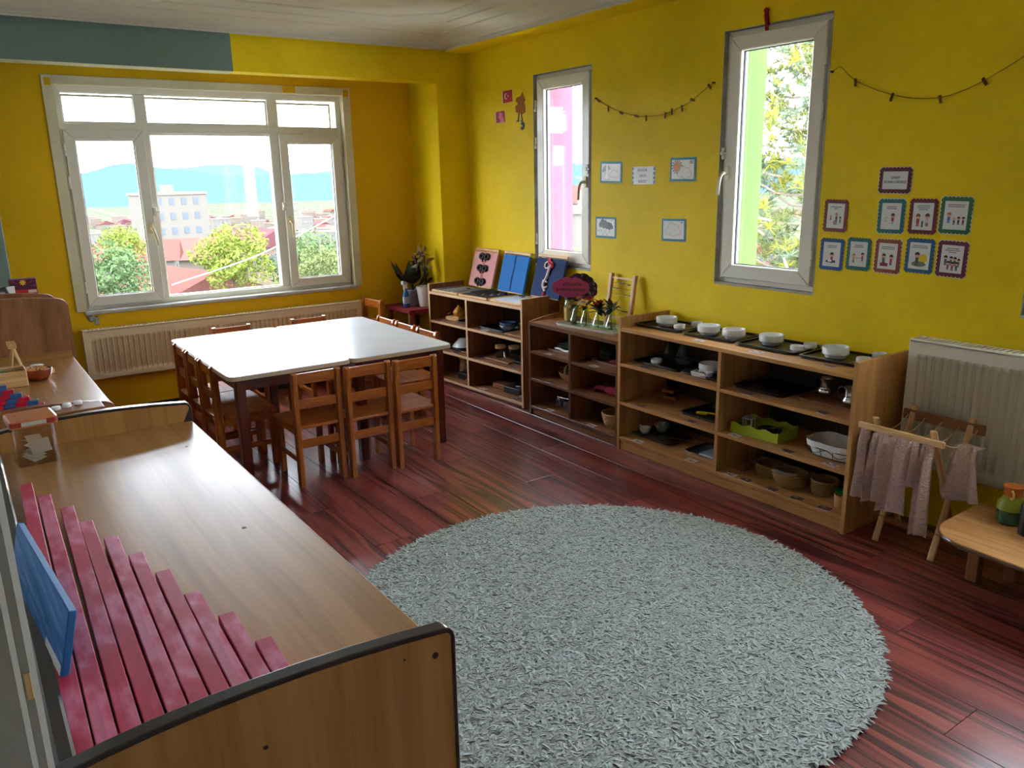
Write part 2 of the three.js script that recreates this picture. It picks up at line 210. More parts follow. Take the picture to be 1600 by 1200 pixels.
{ // three-part window in the bay
  const w = structGroup('window_1'); w.position.set(0, 0, -0.5);
  part('frame', merge(frameRing(-2.721, 0.735, -0.816, 2.15, 0.042, 0.07), bx(-2.262, -2.186, 0.775, 2.11, -0.07, -0.001, 0.004), bx(-1.377, -1.301, 0.775, 2.11, -0.07, -0.001, 0.004), bx(-2.7, -0.84, 1.868, 1.924, -0.069, -0.002, 0.004)), M.pvc, w);
  for (const [a, b, c, d] of [[-2.68, 1.93, -2.258, 2.095], [-2.19, 1.93, -1.378, 2.095], [-1.3, 1.92, -0.895, 2.088], [-2.186, 0.777, -1.366, 1.865]]) { const bd = part('glazing_bead', beads(a - 0.006, b - 0.006, c + 0.006, d + 0.006, -0.02), M.pvc, w); pane(a, b, c, d, -0.035, bd); }
  for (const [a, b, c, d, side] of [[-2.7, 0.76, -2.225, 1.885, -1], [-1.315, 0.76, -0.843, 1.872, 1]]) {
    const s = part('sash', move(frameRing(a, b, c, d, 0.066, 0.06, 0.005), 0, 0, 0.022), M.pvc, w);
    part('gasket', move(ringFlat(a + 0.062, b + 0.062, c - 0.062, d - 0.062, 0.008, 0.01), 0, 0, 0.006), M.gasket, s);
    pane(a + 0.06, b + 0.06, c - 0.06, d - 0.06, -0.012, s);
    const hx = side < 0 ? a - 0.004 : c + 0.004; for (const y of [1.76, 1.56, 0.89]) hinge(hx, y, 0.024, s);
    const lx = side < 0 ? c - 0.028 : a + 0.028; lever(lx, 1.25, 0.022, side < 0 ? 1 : 0.3, s); latch(side < 0 ? c + 0.006 : a - 0.008, 1.36, 0.02, s);
  }
  const t = structGroup('trim_5'); t.position.z = ZW;
  part('architrave', merge(bx(-2.782, -2.721, 0.735, 2.203, -0.001, 0.012, 0.003), bx(-0.816, -0.757, 0.735, 2.203, -0.001, 0.012, 0.003), bx(-2.721, -0.816, 2.15, 2.203, -0.001, 0.012, 0.003)), M.trimPaint, t);
  part('reveal', merge(bx(-2.7215, -2.719, 0.735, 2.15, -0.25, 0.011, 0), bx(-0.818, -0.8155, 0.735, 2.15, -0.25, 0.011, 0), bx(-2.72, -0.817, 2.148, 2.151, -0.25, 0.011, 0)), M.trimPaint, t);
  part('paint_patch', merge(bx(-2.765, -2.727, 2.14, 2.185, 0.0105, 0.0128, 0), bx(-0.812, -0.772, 2.14, 2.19, 0.0105, 0.0128, 0), bx(-1.27, -1.18, 2.153, 2.2, 0.0105, 0.0128, 0)), M.yellowWarm, t, 'stray yellow paint');
  part('sill', bx(-2.735, -0.795, 0.712, 0.738, -0.07, 0.028, 0.005), M.sill, t);
  part('sill_crumble', merge(turn(cbox(0.05, 0.05, 0.03, 0, 0, 0, 0.012), 0, 0, 0.5), move(cbox(0.03, 0.06, 0.02, 0, 0, 0, 0.008), 0.03, -0.02, 0)).translate(-2.7, 0.69, 0), M.reveal, t, 'broken plaster');
}
WIN.forEach(([z0, z1, y0, y1], i) => { // windows in the right wall; local x is world z, local z points into the room
  const w = structGroup('window_' + (i + 2)); w.rotation.y = -Math.PI / 2;
  part('reveal', merge(bx(z0 - 0.001, z0 + 0.002, y0, y1, -0.06, 0.001, 0), bx(z1 - 0.002, z1 + 0.001, y0, y1, -0.06, 0.001, 0), bx(z0, z1, y1 - 0.002, y1 + 0.001, -0.06, 0.001, 0), bx(z0, z1, y0 - 0.001, y0 + 0.012, -0.06, 0.001, 0.002)), M.reveal, w);
  part('frame', move(frameRing(z0 + 0.001, y0 + 0.012, z1 - 0.001, y1 - 0.002, 0.045, 0.06), 0, 0, -0.03), M.pvc, w);
  const big = i === 2, a = z0 + (i ? 0.034 : 0.03), c = i ? z1 - 0.03 : z1 - 0.03, b = y0 + 0.04, d = y1 - 0.03, ww = 0.072;
  const mids = big ? [a, (a + c) / 2, c] : [a, c];
  for (let k = 0; k + 1 < mids.length; k++) {
    const p = mids[k] + (k ? 0.004 : 0), q = mids[k + 1] - (k + 2 < mids.length ? 0.004 : 0);
    const s = part('sash', move(frameRing(p, b, q, d, ww, 0.06, 0.005), 0, 0, -0.005), M.pvc, w);
    part('gasket', move(ringFlat(p + ww - 0.004, b + ww - 0.004, q - ww + 0.004, d - ww + 0.004, 0.008, 0.012), 0, 0, -0.03), M.gasket, s); pane(p + ww - 0.006, b + ww - 0.006, q - ww + 0.006, d - ww + 0.006, -0.05, s);
    if (big) continue;
    const hx = i === 1 ? q + 0.004 : p - 0.006; for (const y of i === 1 ? [2.05, 1.81, 1.135] : [2.0, 1.76, 1.115]) hinge(hx, y, -0.003, s);
    if (i === 1) { lever(p + 0.022, 1.54, -0.005, -1, s, M.handleWhite); latch(p - 0.012, 1.64, -0.012, s); } else { lever(q - 0.024, 1.5, -0.005, -1.2, s); latch(q - 0.006, 1.58, -0.006, s); }
  }
  // painted outer reveal of the thick facade
  const col = [0x743e50, 0x3f690e, 0x7c776e][i];
  part('outer_reveal', merge(bx(z0 - 0.001, z0 + 0.003, y0, y1, -0.34, -0.092, 0), bx(z1 - 0.003, z1 + 0.001, y0, y1, -0.34, -0.092, 0)), std(col, 0.8), w);
  if (i === 0) part('white_patch', bx(z0 + 0.003, z0 + 0.0045, 1.83, 2.0, -0.25, -0.13, 0), M.paper, w);
});
// ---------- radiators ----------
function radiator(name, label, W, H, D, pos, ry, mat, topMat) {   // local x along the wall, z into the room
  const t = thing(name, label, 'radiator', pos, ry), pitch = 0.0333, n = Math.floor((W - 0.05) / pitch), m0 = (W - n * pitch) / 2;
  const xs = [0, m0 * 0.5], ys = []; const prof = [0, 0.16, 0.3, 0.7, 0.84]; for (let i = 0; i < n; i++) for (const p of prof) xs.push(m0 + (i + p) * pitch); xs.push(W - m0, W);
  for (const q of [0, 0.018, 0.03, 0.036, 0.044, 0.056, 0.5, 0.9]) ys.push(q); const Y = [...ys.slice(0, 6), H * 0.35, H * 0.65, H - 0.075, H - 0.063, H - 0.055, H - 0.049, H - 0.02, H];
  const pos2 = [], uv = [], idx = [];
  const hgt = (x, y) => { const u = ((x - m0) / pitch), f = mod(u, 1); if (u < 0 || u > n) return 0; const e = Math.min(y - 0.03, H - 0.049 - y); const a = clamp(e / 0.026, 0, 1), half = 0.34 * Math.sqrt(Math.max(0, 1 - (1 - a) ** 2)), dd = Math.abs(f - 0.5); return e <= 0 ? 0 : -0.016 * clamp((half + 0.16 - dd) / 0.16, 0, 1) * smooth(a); };
  for (const y of Y) for (const x of xs) { pos2.push(x, y, D + hgt(x, y)); uv.push(x, y); }
  const nx = xs.length; for (let j = 0; j + 1 < Y.length; j++) for (let i = 0; i + 1 < nx; i++) { const a = j * nx + i; idx.push(a, a + 1, a + nx + 1, a, a + nx + 1, a + nx); }
  const g = new THREE.BufferGeometry(); g.setAttribute('position', new THREE.Float32BufferAttribute(pos2, 3)); g.setAttribute('uv', new THREE.Float32BufferAttribute(uv, 2)); g.setIndex(idx); g.computeVertexNormals();
  part('front_panel', merge(g, bx(0, W, 0, H, D - 0.02, D - 0.0175, 0.001), bx(0, W, H - 0.004, H, D - 0.016, D, 0), bx(0, W, 0, 0.004, D - 0.016, D, 0)), mat, t);
  part('back_panel', bx(0.01, W - 0.01, 0.01, H - 0.01, 0.02, 0.032, 0.004), mat, t);
  const gr = [bx(-0.001, W + 0.001, H, H + 0.008, D - 0.012, D + 0.002, 0.002), bx(-0.001, W + 0.001, H, H + 0.008, 0.018, 0.03, 0.002)]; for (let x = 0.02; x < W; x += 0.024) gr.push(bx(x, x + 0.014, H + 0.001, H + 0.007, 0.028, D - 0.01, 0));
  part('top_grille', gr, topMat, t);
  for (const x of [0, W]) part('side_panel', bx(x - 0.002, x + 0.002, 0, H + 0.007, 0.015, D + 0.001, 0.001), topMat, t);
  for (const x of [0.25, W - 0.25]) part('bracket', bx(x - 0.02, x + 0.02, 0.05, H - 0.05, 0.0, 0.022, 0.002), M.metal, t);
  return t;
}
radiator('radiator', 'long cream ribbed radiator under the three-part window', 1.97, 0.325, 0.085, [-2.775, 0.29, ZW], 0, M.rad, M.rad);
radiator('radiator', 'white ribbed radiator on the right wall behind the small drying rack', 1.6, 0.545, 0.105, [0, 0.292, 3.668], -Math.PI / 2, M.radW, M.radTop);
// ---------- tables ----------
function kidsTable(x0, x1, label) {
  const z0 = 0.228, z1 = 1.487, cx = (x0 + x1) / 2, cz = (z0 + z1) / 2, t = thing('low_table', label, 'table', [cx, 0, cz], 0, 'two low white tables pushed together'), w = (x1 - x0) / 2, d = (z1 - z0) / 2;
  const top = extrude(rrect(-w + 0.001, -d, w - 0.001, d, 0.05), 0.024, 0.003, 6); top.rotateX(-Math.PI / 2); part('tabletop', boxUV(move(top, 0, 0.582, 0), 'x'), M.tableTop, t);
  const band = extrude((() => { const s = rrect(-w, -d - 0.0012, w, d + 0.0012, 0.051); s.holes.push(rrect(-w + 0.004, -d + 0.003, w - 0.004, d - 0.003, 0.048)); return s; })(), 0.019, 0, 6); band.rotateX(-Math.PI / 2); part('edge_band', move(band, 0, 0.583, 0), M.tableEdge, t);
  part('apron', merge(bx(-w + 0.08, w - 0.08, 0.515, 0.58, -d + 0.06, -d + 0.08), bx(-w + 0.08, w - 0.08, 0.515, 0.58, d - 0.08, d - 0.06), bx(-w + 0.05, -w + 0.07, 0.515, 0.58, -d + 0.08, d - 0.08), bx(w - 0.07, w - 0.05, 0.515, 0.58, -d + 0.08, d - 0.08)), M.tableLeg, t);
  for (const sx of [-1, 1]) for (const sz of [-1, 1]) part('leg', boxUV(cbox(0.05, 0.58, 0.05, sx * (w - 0.065), 0.29, sz * (d - 0.07), 0.005), 'y'), M.tableLeg, t);
  return t;
}
kidsTable(-2.372, -1.716, 'left one of two joined white low tables, ringed by dark wooden chairs');
kidsTable(-1.714, -1.083, 'right one of two joined white low tables, nearer the open wall shelves');
// ---------- chairs ----------
const chair0 = (() => {
  const t = thing('child_chair', 'varnished wooden child chair nearest the camera, its left leg close to the long shelf', 'chair', [0, 0, 0], 0, 'small varnished wooden chairs round the low tables'), w = 0.129;
  for (const s of [-1, 1]) {
    const rl = extrude(poly([[-0.022, 0], [0.02, 0], [0.024, 0.3], [0.016, 0.585], [0.008, 0.605], [-0.008, 0.61], [-0.022, 0.598], [-0.02, 0.3]]), 0.026, 0.003); rl.rotateY(-Math.PI / 2); part('rear_leg', boxUV(move(rl, s * (w - 0.013) + 0.013, 0, 0), 'y'), M.chair, t);
    part('front_leg', cbox(0.026, 0.308, 0.036, s * (w - 0.02), 0.154, 0.292, 0.003), M.chair, t);
    part('side_rail', cbox(0.018, 0.04, 0.25, s * (w - 0.02), 0.287, 0.15, 0.003), M.chair, t);
    part('side_stretcher', cbox(0.016, 0.03, 0.255, s * (w - 0.018), 0.135, 0.148, 0.003), M.chair, t);
  }
  const s = new THREE.Shape(); s.moveTo(-w + 0.028, -0.012); s.lineTo(w - 0.028, -0.012); s.lineTo(w - 0.027, 0.028); s.lineTo(w + 0.004, 0.03); s.quadraticCurveTo(w + 0.012, 0.2, w + 0.006, 0.315); s.quadraticCurveTo(0, 0.33, -w - 0.006, 0.315); s.quadraticCurveTo(-w - 0.012, 0.2, -w - 0.004, 0.03); s.lineTo(-w + 0.027, 0.028); s.closePath();
  const seat = extrude(s, 0.016, 0.003, 6); seat.rotateX(Math.PI / 2); part('seat', boxUV(move(seat, 0, 0.325, 0), 'x'), M.chair, t);
  part('top_slat', cbox(w * 2 - 0.052, 0.058, 0.016, 0, 0.572, -0.002, 0.004), M.chair, t);
  part('middle_slat', cbox(w * 2 - 0.052, 0.05, 0.016, 0, 0.438, 0, 0.004), M.chair, t);
  part('rear_stretcher', cbox(w * 2 - 0.052, 0.045, 0.016, 0, 0.228, 0, 0.003), M.chair, t);
  part('front_apron', cbox(w * 2 - 0.066, 0.042, 0.016, 0, 0.285, 0.294, 0.003), M.chair, t);
  return t;
})();
chair0.position.set(-1.973, 0, 1.6); chair0.rotation.y = Math.PI;
for (const [x, z, ry, label, s] of [
  [-1.70, 1.635, Math.PI, 'varnished wooden child chair in the middle of the three along the near table edge'],
  [-1.432, 1.66, Math.PI, 'varnished wooden child chair at the near table edge, closest to the open shelves'],
  [-2.365, 1.05, Math.PI / 2, 'dark wooden child chair at the left table edge, nearest of that row of three'],
  [-2.365, 0.775, Math.PI / 2, 'dark wooden child chair at the left table edge, middle of that row of three'],
  [-2.365, 0.49, Math.PI / 2, 'dark wooden child chair at the left table edge, closest to the radiator'],
  [-0.975, 0.985, -Math.PI / 2, 'pale-topped wooden child chair at the right table edge, nearest of that row'],
  [-0.975, 0.685, -Math.PI / 2, 'pale-topped wooden child chair at the right table edge, middle of that row'],
  [-0.975, 0.4, -Math.PI / 2, 'pale-topped wooden child chair at the right table edge, farthest of that row'],
  [-1.93, 0.005, 0, 'wooden child chair behind the table, left one in front of the radiator'],
  [-1.395, 0.02, 0, 'wooden child chair behind the table, right one in front of the radiator'],
  [-0.775, -0.24, -Math.PI / 2 + 0.1, 'wooden child chair standing apart in the bay corner beside the plant stand', 1.07],
]) { const c = copy(chair0, label, [x, 0, z], ry); if (s) c.scale.setScalar(s); }
// ---------- open shelf units along the right wall ----------
function shelfUnit(name, label, { L, D, t = 0.02, sideH, topY, topT = 0.02, rows, div, mat, edge, toe = 0.055, pos, ry = 0, arch }) {   // local x: front 0 to back D, z: 0 to L
  const u = thing(name, label, 'shelf', pos, ry);
  for (const z of [0, L - t]) {
    const s = arch ? (() => { const q = new THREE.Shape(); q.moveTo(0, 0); q.lineTo(D, 0); q.lineTo(D, sideH); q.quadraticCurveTo(D * 0.35, sideH - 0.005, 0, topY); q.closePath(); return q; })() : poly([[0, 0], [D, 0], [D, sideH + 0.0], [0, sideH]]);
    const sp = part('side_panel', boxUV(move(extrude(s, t, 0.0015), 0, 0, z), 'y'), mat, u);
    if (edge) part('edge_band', move(merge(bx(-0.002, 0.0005, 0, arch ? topY : sideH, 0.001, t - 0.001, 0.0005), arch ? bx(0, 0.001, topY - 0.01, topY, 0.001, t - 0.001, 0) : bx(0, D, sideH, sideH + 0.002, 0.001, t - 0.001, 0.0005)), 0, 0, z), edge, sp);
  }
  const z0 = t, z1 = L - t; const tb = part('top_board', bx(0, D, topY - topT, topY, z0, z1, 0.0015, 'z'), mat, u); if (edge) part('edge_band', bx(-0.0025, 0.0005, topY - topT, topY, z0, z1, 0.0005), edge, tb);
  part('back_panel', bx(D - 0.006, D - 0.001, 0.02, topY - topT, z0, z1, 0), M.shadedBack, u, 'back darkened with painted compartment shade');
  part('divider', bx(0.001, D - 0.006, rows[rows.length - 1], topY - topT, div - t / 2, div + t / 2, 0.001, 'y'), mat, u);
  if (edge) part('edge_band', bx(-0.002, 0.0012, rows[rows.length - 1], topY - topT, div - t / 2, div + t / 2, 0.0005), edge, u);
  rows.forEach((y, i) => { const last = i === rows.length - 1; for (const [a, b] of last ? [[z0, z1]] : [[z0, div - t / 2], [div + t / 2, z1]]) { const s = part('shelf_board', bx(0.0015, D - 0.006, y - 0.018, y, a, b, 0.001, 'z'), mat, u); if (edge) part('edge_band', bx(-0.002, 0.0016, y - 0.018, y, a, b, 0.0005), edge, s); } });
  part('plinth', bx(0.012, 0.028, 0.002, rows[rows.length - 1] - 0.018, z0, z1, 0.001, 'z'), mat, u);
  return u;
}
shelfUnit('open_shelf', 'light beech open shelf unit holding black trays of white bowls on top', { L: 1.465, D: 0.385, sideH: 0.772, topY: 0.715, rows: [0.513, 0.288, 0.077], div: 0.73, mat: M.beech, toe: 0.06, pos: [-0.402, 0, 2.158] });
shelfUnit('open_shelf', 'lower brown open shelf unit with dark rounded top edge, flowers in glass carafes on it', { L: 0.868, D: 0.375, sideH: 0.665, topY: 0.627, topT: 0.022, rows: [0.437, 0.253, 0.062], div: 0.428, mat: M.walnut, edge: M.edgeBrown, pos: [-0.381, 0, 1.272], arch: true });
const TH3 = 0.0613; // this unit stands slightly skewed
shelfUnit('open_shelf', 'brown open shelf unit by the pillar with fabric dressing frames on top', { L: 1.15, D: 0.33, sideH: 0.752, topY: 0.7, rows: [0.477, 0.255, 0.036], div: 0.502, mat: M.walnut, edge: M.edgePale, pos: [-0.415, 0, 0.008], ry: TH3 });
const S3 = (x, y, z) => [-0.415 + x * Math.cos(TH3) + z * Math.sin(TH3), y, 0.008 - x * Math.sin(TH3) + z * Math.cos(TH3)];   // point on that unit
// ---------- near left long shelf ----------
{
  const t = thing('long_shelf', 'long low wooden shelf in the left foreground with curved dark-edged end panels', 'shelf', [0, 0, 0]);
  const xf = -2.915, xb = -3.412, z0 = 3.07, z1 = 4.565, T = 0.022, yT = 0.88;
  part('top_board', bx(xb, xf, yT - 0.02, yT, z0 + T, z1 - T, 0.002, 'z'), M.oldShelf, t);
  part('front_edge', bx(xf - 0.0005, xf + 0.002, yT - 0.02, yT - 0.001, z0 + T, z1 - T, 0.0005), M.edgePale, t);
  for (const [z, f] of [[z0, 0.93], [z1 - T, 0.925]]) {
    const top = (d) => { const s = new THREE.Shape(); s.moveTo(xb, 0); s.lineTo(xb, f + d); s.quadraticCurveTo(xb + 0.2, f + 0.034 + d, xf - 0.012, f + 0.002 + d); s.quadraticCurveTo(xf + d * 0.4, f + d, xf + d, f - 0.014); s.lineTo(xf + d, 0); s.closePath(); return s; };
    const p = part('end_panel', boxUV(move(extrude(top(0), T, 0.001), 0, 0, z), 'y'), M.oldShelf, t);
    const b = top(0.005); b.holes.push(new THREE.Path(top(-0.0005).getPoints(8))); part('edge_band', move(extrude(b, T + 0.001, 0.002), 0, 0, z - 0.0005), M.edgeDark, p);
    if (f < 0.93) for (const [x, y, r] of [[-2.944, 0.895, 0.005], [-2.992, 0.907, 0.0018], [-3.19, 0.86, 0.0025]]) part('screw_hole', rod([x, y, z + T - 0.001], [x, y, z + T + 0.0012], r, 10), M.black, p);
  }
  for (const x of [xb + 0.0, xb - 0.045]) { // two upright backs, rounded at their ends
    const s = new THREE.Shape(), h = 0.908; s.moveTo(-z1 + T, 0); s.lineTo(-z1 + T, h); s.lineTo(-z0 - 0.09, h); s.quadraticCurveTo(-z0 - T, h, -z0 - T, h - 0.09); s.lineTo(-z0 - T, 0); s.closePath();
    const g = extrude(s, 0.024, 0.005); g.rotateY(Math.PI / 2); part('back_board', move(g, x, 0, 0), M.edgeDark, t);
  }
  for (const y of [0.62, 0.34, 0.06]) part('shelf_board', bx(xb, xf - 0.01, y - 0.018, y, z0 + T, z1 - T, 0.002, 'z'), M.oldShelf, t);
  for (const [x, z] of [[-2.985, 3.33], [-3.02, 3.93]]) part('screw_hole', rod([x, yT - 0.001, z], [x, yT + 0.0006, z], 0.004, 10), M.black, t);
  // ten red rods
  const far = [[-3.3565, 3.45], [-3.3305, 3.553], [-3.299, 3.656], [-3.2785, 3.761], [-3.2505, 3.871], [-3.2265, 3.975], [-3.202, 4.076], [-3.1805, 4.185], [-3.1545, 4.285], [-3.131, 4.39]];
  const near = [-3.381, -3.354, -3.327, -3.299, -3.2715, -3.2445, -3.2175, -3.19, -3.163, -3.1365], ord = ['longest', 'second longest', 'third longest', 'fourth longest', 'fifth longest', 'sixth longest', 'fourth shortest', 'third shortest', 'second shortest', 'shortest'];
  far.forEach(([x, z], i) => { const nz = 4.535, nx = near[i] - 0.002, A = [x, yT + 0.0125, z], B = [nx, yT + 0.0125, nz], L = Math.hypot(nx - x, nz - z), m = solo('red_rod', cbox(0.0245, 0.0245, L, 0, 0, 0, 0.0012, 'z'), M.redRod[i % 3], `${ord[i]} of the ten red wooden rods laid in a stair on the long shelf`, 'rod', 'red wooden length rods on the long shelf'); m.position.set((x + nx) / 2, A[1], (z + nz) / 2); m.rotation.y = Math.atan2(nx - x, nz - z); });
  // clear jar of paper cards
  const j = thing('jar', 'clear square plastic jar with orange lid, full of folded paper cards', 'jar', [-3.314, yT + 0.001, 3.2], 0.08), w = 0.05;
  const sh = (k) => rrect(-w * k, -w * k, w * k, w * k, 0.014); const body = extrude((() => { const s = sh(0.93); s.holes.push(sh(0.89)); return s; })(), 0.098, 0, 5); body.rotateX(-Math.PI / 2);
  part('body', merge(body, (() => { const g = extrude(sh(0.93), 0.003, 0, 5); g.rotateX(-Math.PI / 2); return g; })()), M.clearPlastic, j);
  const lid = part('lid', (() => { const g = extrude(sh(1.06), 0.02, 0.005, 5); g.rotateX(-Math.PI / 2); return move(g, 0, 0.098, 0); })(), phys(0xd77a4a, 0.3, { clearcoat: 0.4 }), j, 'orange plastic lid');
  part('print', move((() => { const g = extrude(sh(1.063), 0.012, 0, 5); g.rotateX(-Math.PI / 2); return g; })(), 0, 0.1025, 0).scale(1, 1, 1), std(0x9a2c1c, 0.4), lid, 'brown printed band'); 
  part('sticker', bx(-0.028, 0.026, 0.1035, 0.1135, 0.0531, 0.0536, 0), canvasMat(256, 48, (c, W, H) => { c.fillStyle = '#b8b8a6'; c.fillRect(0, 0, W, H); c.fillStyle = '#e8e8dc'; for (let i = 0; i < 7; i++) { c.beginPath(); c.arc(24 + i * 34, 24, 8, 0, 7); c.fill(); } }), lid, 'pale dotted sticker');
  const r = rng(9), cc = [0xd9cfc4, 0xe9e6e0, 0x9fa9ab, 0xc7b19b, 0xdfe0e2, 0x8f9a9a, 0xd4c3b0, 0xe2ddd6];
  cc.forEach((c, i) => { const m = solid('paper_card', cbox(0.045, 0.001, 0.034, 0, 0, 0, 0.0004), std(c, 0.85), i === 7 ? 'brownish folded paper card tilted against the front inside the clear jar' : 'small paper card lying in the pile inside the clear jar', 'card', [-3.314 + (r() - 0.5) * 0.02, yT + 0.012 + i * 0.0075, 3.2 + (r() - 0.5) * 0.02], r() * 3, 'paper cards in the clear jar'); m.rotation.set((r() - 0.5) * 0.5, r() * 3, (r() - 0.5) * 0.5); if (i === 7) { m.position.set(-3.305, yT + 0.045, 3.236); m.rotation.set(1.35, 0.15, 0.2); } });
  // blue book leaning between rods and back board
  const cv = canvasMat(256, 256, (c, W, H) => { c.fillStyle = '#3f74b0'; c.fillRect(0, 0, W, H); const q = rng(4); for (let i = 0; i < 60; i++) { c.fillStyle = ['#7fa6d8', '#2a62a4', '#9fb9e2', '#5c8cc8'][i % 4]; c.globalAlpha = 0.35; c.beginPath(); c.ellipse(q() * W, q() * H, 50 * q() + 8, 9 * q() + 3, 0.5, 0, 7); c.fill(); } c.globalAlpha = 1; c.strokeStyle = '#15679c'; c.lineWidth = 22; c.beginPath(); c.moveTo(0, 30); c.bezierCurveTo(60, 70, 120, 60, 190, 140); c.stroke(); });
  const b = thing('book', 'thin blue illustrated book leaning between the red rods and the shelf back', 'book', [-3.4, yT + 0.004, 4.13], 0.085); b.rotation.order = 'YXZ'; b.rotation.z = -0.24;
  const cover = new THREE.PlaneGeometry(0.38, 0.112); cover.rotateY(-Math.PI / 2); part('cover', move(cover, -0.0056, 0.057, 0), cv, b); part('pages', bx(-0.005, 0.005, 0, 0.114, -0.191, 0.191, 0.001), std(0x2b6cab, 0.5), b); part('label', bx(-0.0062, -0.0056, 0.012, 0.034, 0.09, 0.185, 0.0002), M.paper, b, 'white paper label');
}
// ---------- second and third left shelves ----------
{
  const yT = 0.825, xf = -3.04, xb = -3.47;
  const build = (name, label, z0, z1, farH, nearH, xR) => { const t = thing(name, label, 'shelf', [0, 0, 0]), T = 0.02;
    part('top_board', bx(xb, xR, yT - 0.02, yT, z0 + T, z1 - T, 0.002, 'z'), M.oldShelf, t); part('front_edge', bx(xR - 0.0005, xR + 0.002, yT - 0.02, yT - 0.001, z0 + T, z1 - T, 0.0005), M.edgePale, t);
    for (const [z, h] of [[z0, farH], [z1 - T, nearH]]) { const s = new THREE.Shape(); s.moveTo(xb, 0); s.lineTo(xb, h + 0.012); s.quadraticCurveTo(xb + 0.24, h + 0.024, xR - 0.03, h); s.quadraticCurveTo(xR + 0.01, h - 0.005, xR + 0.012, h - 0.03); s.lineTo(xR + 0.012, 0); s.closePath(); const p = part('end_panel', boxUV(move(extrude(s, T, 0.002), 0, 0, z), 'y'), M.walnut, t); part('edge_band', bx(xR + 0.0118, xR + 0.014, 0, h - 0.03, z + 0.001, z + T - 0.001, 0.0005), M.edgeDark, p); }
    part('rear_rail', bx(xb, xR, yT, yT + 0.028, z0 + T, z0 + T + 0.012, 0.001, 'x'), M.oldShelf, t);
    part('back_panel', bx(xb - 0.012, xb, 0, yT, z0, z1, 0.001), M.walnut, t); for (const y of [0.55, 0.28, 0.06]) part('shelf_board', bx(xb, xR - 0.01, y - 0.018, y, z0 + T, z1 - T, 0.002, 'z'), M.oldShelf, t); return t; };
  build('long_shelf', 'second wooden shelf along the left side with a tall end panel and striped rods', 1.53, 2.5, 1.08, 0.836, -3.04);
  build('long_shelf', 'wooden shelf farthest back on the left, mostly hidden, with boxes on it', 0.3, 1.4, 0.96, 1.086, -3.07);
  // red and blue number rods, lying across the shelf
  const rodName = ['lowest', 'second lowest', 'third lowest', 'fourth lowest', 'fifth lowest', 'sixth lowest', 'second highest', 'topmost'];
  [-3.229, -3.246, -3.27, -3.29, -3.311, -3.328, -3.346, -3.363].forEach((x, i) => { const t = thing('number_rod', `${rodName[i]} red and blue striped counting rod in the stair stack on the left shelf`, 'rod', [x, yT + 0.0085 + i * 0.0155, 2.42], 0, 'red and blue counting rods'), sg = 0.0335, L = 0.235 + x + 3.229; for (let k = 0, p = 0; p + 0.01 < L; k++, p += sg) { const w = Math.min(sg, L - p); part('segment', cbox(w - 0.0006, 0.0148, 0.026, -p - w / 2, 0, 0, 0.001), (k + i) % 2 ? M.blueRod : M.rodRed, t); } });
  // wooden box with green sheet, bowl, stand
  const bxg = thing('wooden_box', 'open pale wooden box with a green board slanting in it', 'box', [-3.32, yT + 0.001, 1.99]); for (const [n, g] of [['side', bx(-0.09, 0.075, 0, 0.06, 0.05, 0.058)], ['side', bx(-0.09, 0.075, 0, 0.06, -0.058, -0.05)], ['side', bx(0.068, 0.075, 0, 0.06, -0.05, 0.05)], ['side', bx(-0.09, -0.082, 0, 0.06, -0.05, 0.05)], ['base', bx(-0.082, 0.068, 0, 0.006, -0.05, 0.05)]]) part(n, g, M.pale, bxg);
  const gb = solid('green_board', cbox(0.11, 0.004, 0.08, 0, 0, 0, 0.001), std(0x1f7a4c, 0.5), 'green board slanting inside the open wooden box', 'board', [-3.335, yT + 0.052, 1.99]); gb.rotation.z = -0.35;
  const bowl = thing('clay_bowl', 'glazed terracotta bowl heaped with small pasta pieces', 'bowl', [-3.205, yT + 0.001, 1.955]); part('body', lathe([[0, 0], [0.032, 0], [0.047, 0.02], [0.052, 0.043], [0.05, 0.0445], [0.045, 0.022], [0.03, 0.006], [0, 0.005]]), M.terracotta, bowl);
  { const r = rng(31), gs = []; for (let i = 0; i < 90; i++) { const a = r() * 6.28, q = 0.042 * Math.sqrt(r()); gs.push(move(turn(NG(new THREE.CylinderGeometry(0.003, 0.003, 0.011, 6)), r() * 3, r() * 3, r() * 3), Math.cos(a) * q, 0.037 + r() * 0.012 * (1 - q / 0.05), Math.sin(a) * q)); } const s = solid('pasta', merge(gs), std(0xd9953e, 0.6), 'short orange pasta pieces heaped in the clay bowl', 'pasta', [-3.205, yT + 0.001, 1.955]); s.userData.kind = 'stuff'; }
  const st = thing('wooden_stand', 'small wooden two-legged stand leaning by the end panel', 'stand', [-3.262, yT + 0.001, 1.72]); part('leg', bar([-0.02, 0, 0], [0, 0.1, 0], 0.01, 0.012, [0, 0, 1]), M.pale, st); part('leg', bar([0.022, 0, 0.05], [0, 0.1, 0.01], 0.01, 0.012, [0, 0, 1]), M.pale, st); part('top', bx(-0.018, 0.012, 0.098, 0.115, -0.05, 0.055, 0.002), M.pale, st);
  const fr = thing('tape_holder', 'flat wooden frame holding a white tape roll', 'frame', [-3.2, yT + 0.001, 1.83], 0.3); for (const g of [bx(-0.045, 0.045, 0, 0.022, -0.06, -0.052), bx(-0.045, 0.045, 0, 0.022, 0.052, 0.06), bx(-0.045, -0.037, 0, 0.022, -0.052, 0.052), bx(0.037, 0.045, 0, 0.022, -0.052, 0.052)]) part('rail', g, M.pale, fr);
  const tape = solid('tape_roll', turn(merge(NG(new THREE.TorusGeometry(0.018, 0.008, 10, 20))), Math.PI / 2 - 0.4), M.white, 'white paper tape roll lying in the small wooden frame', 'tape', [-3.196, yT + 0.022, 1.8]);
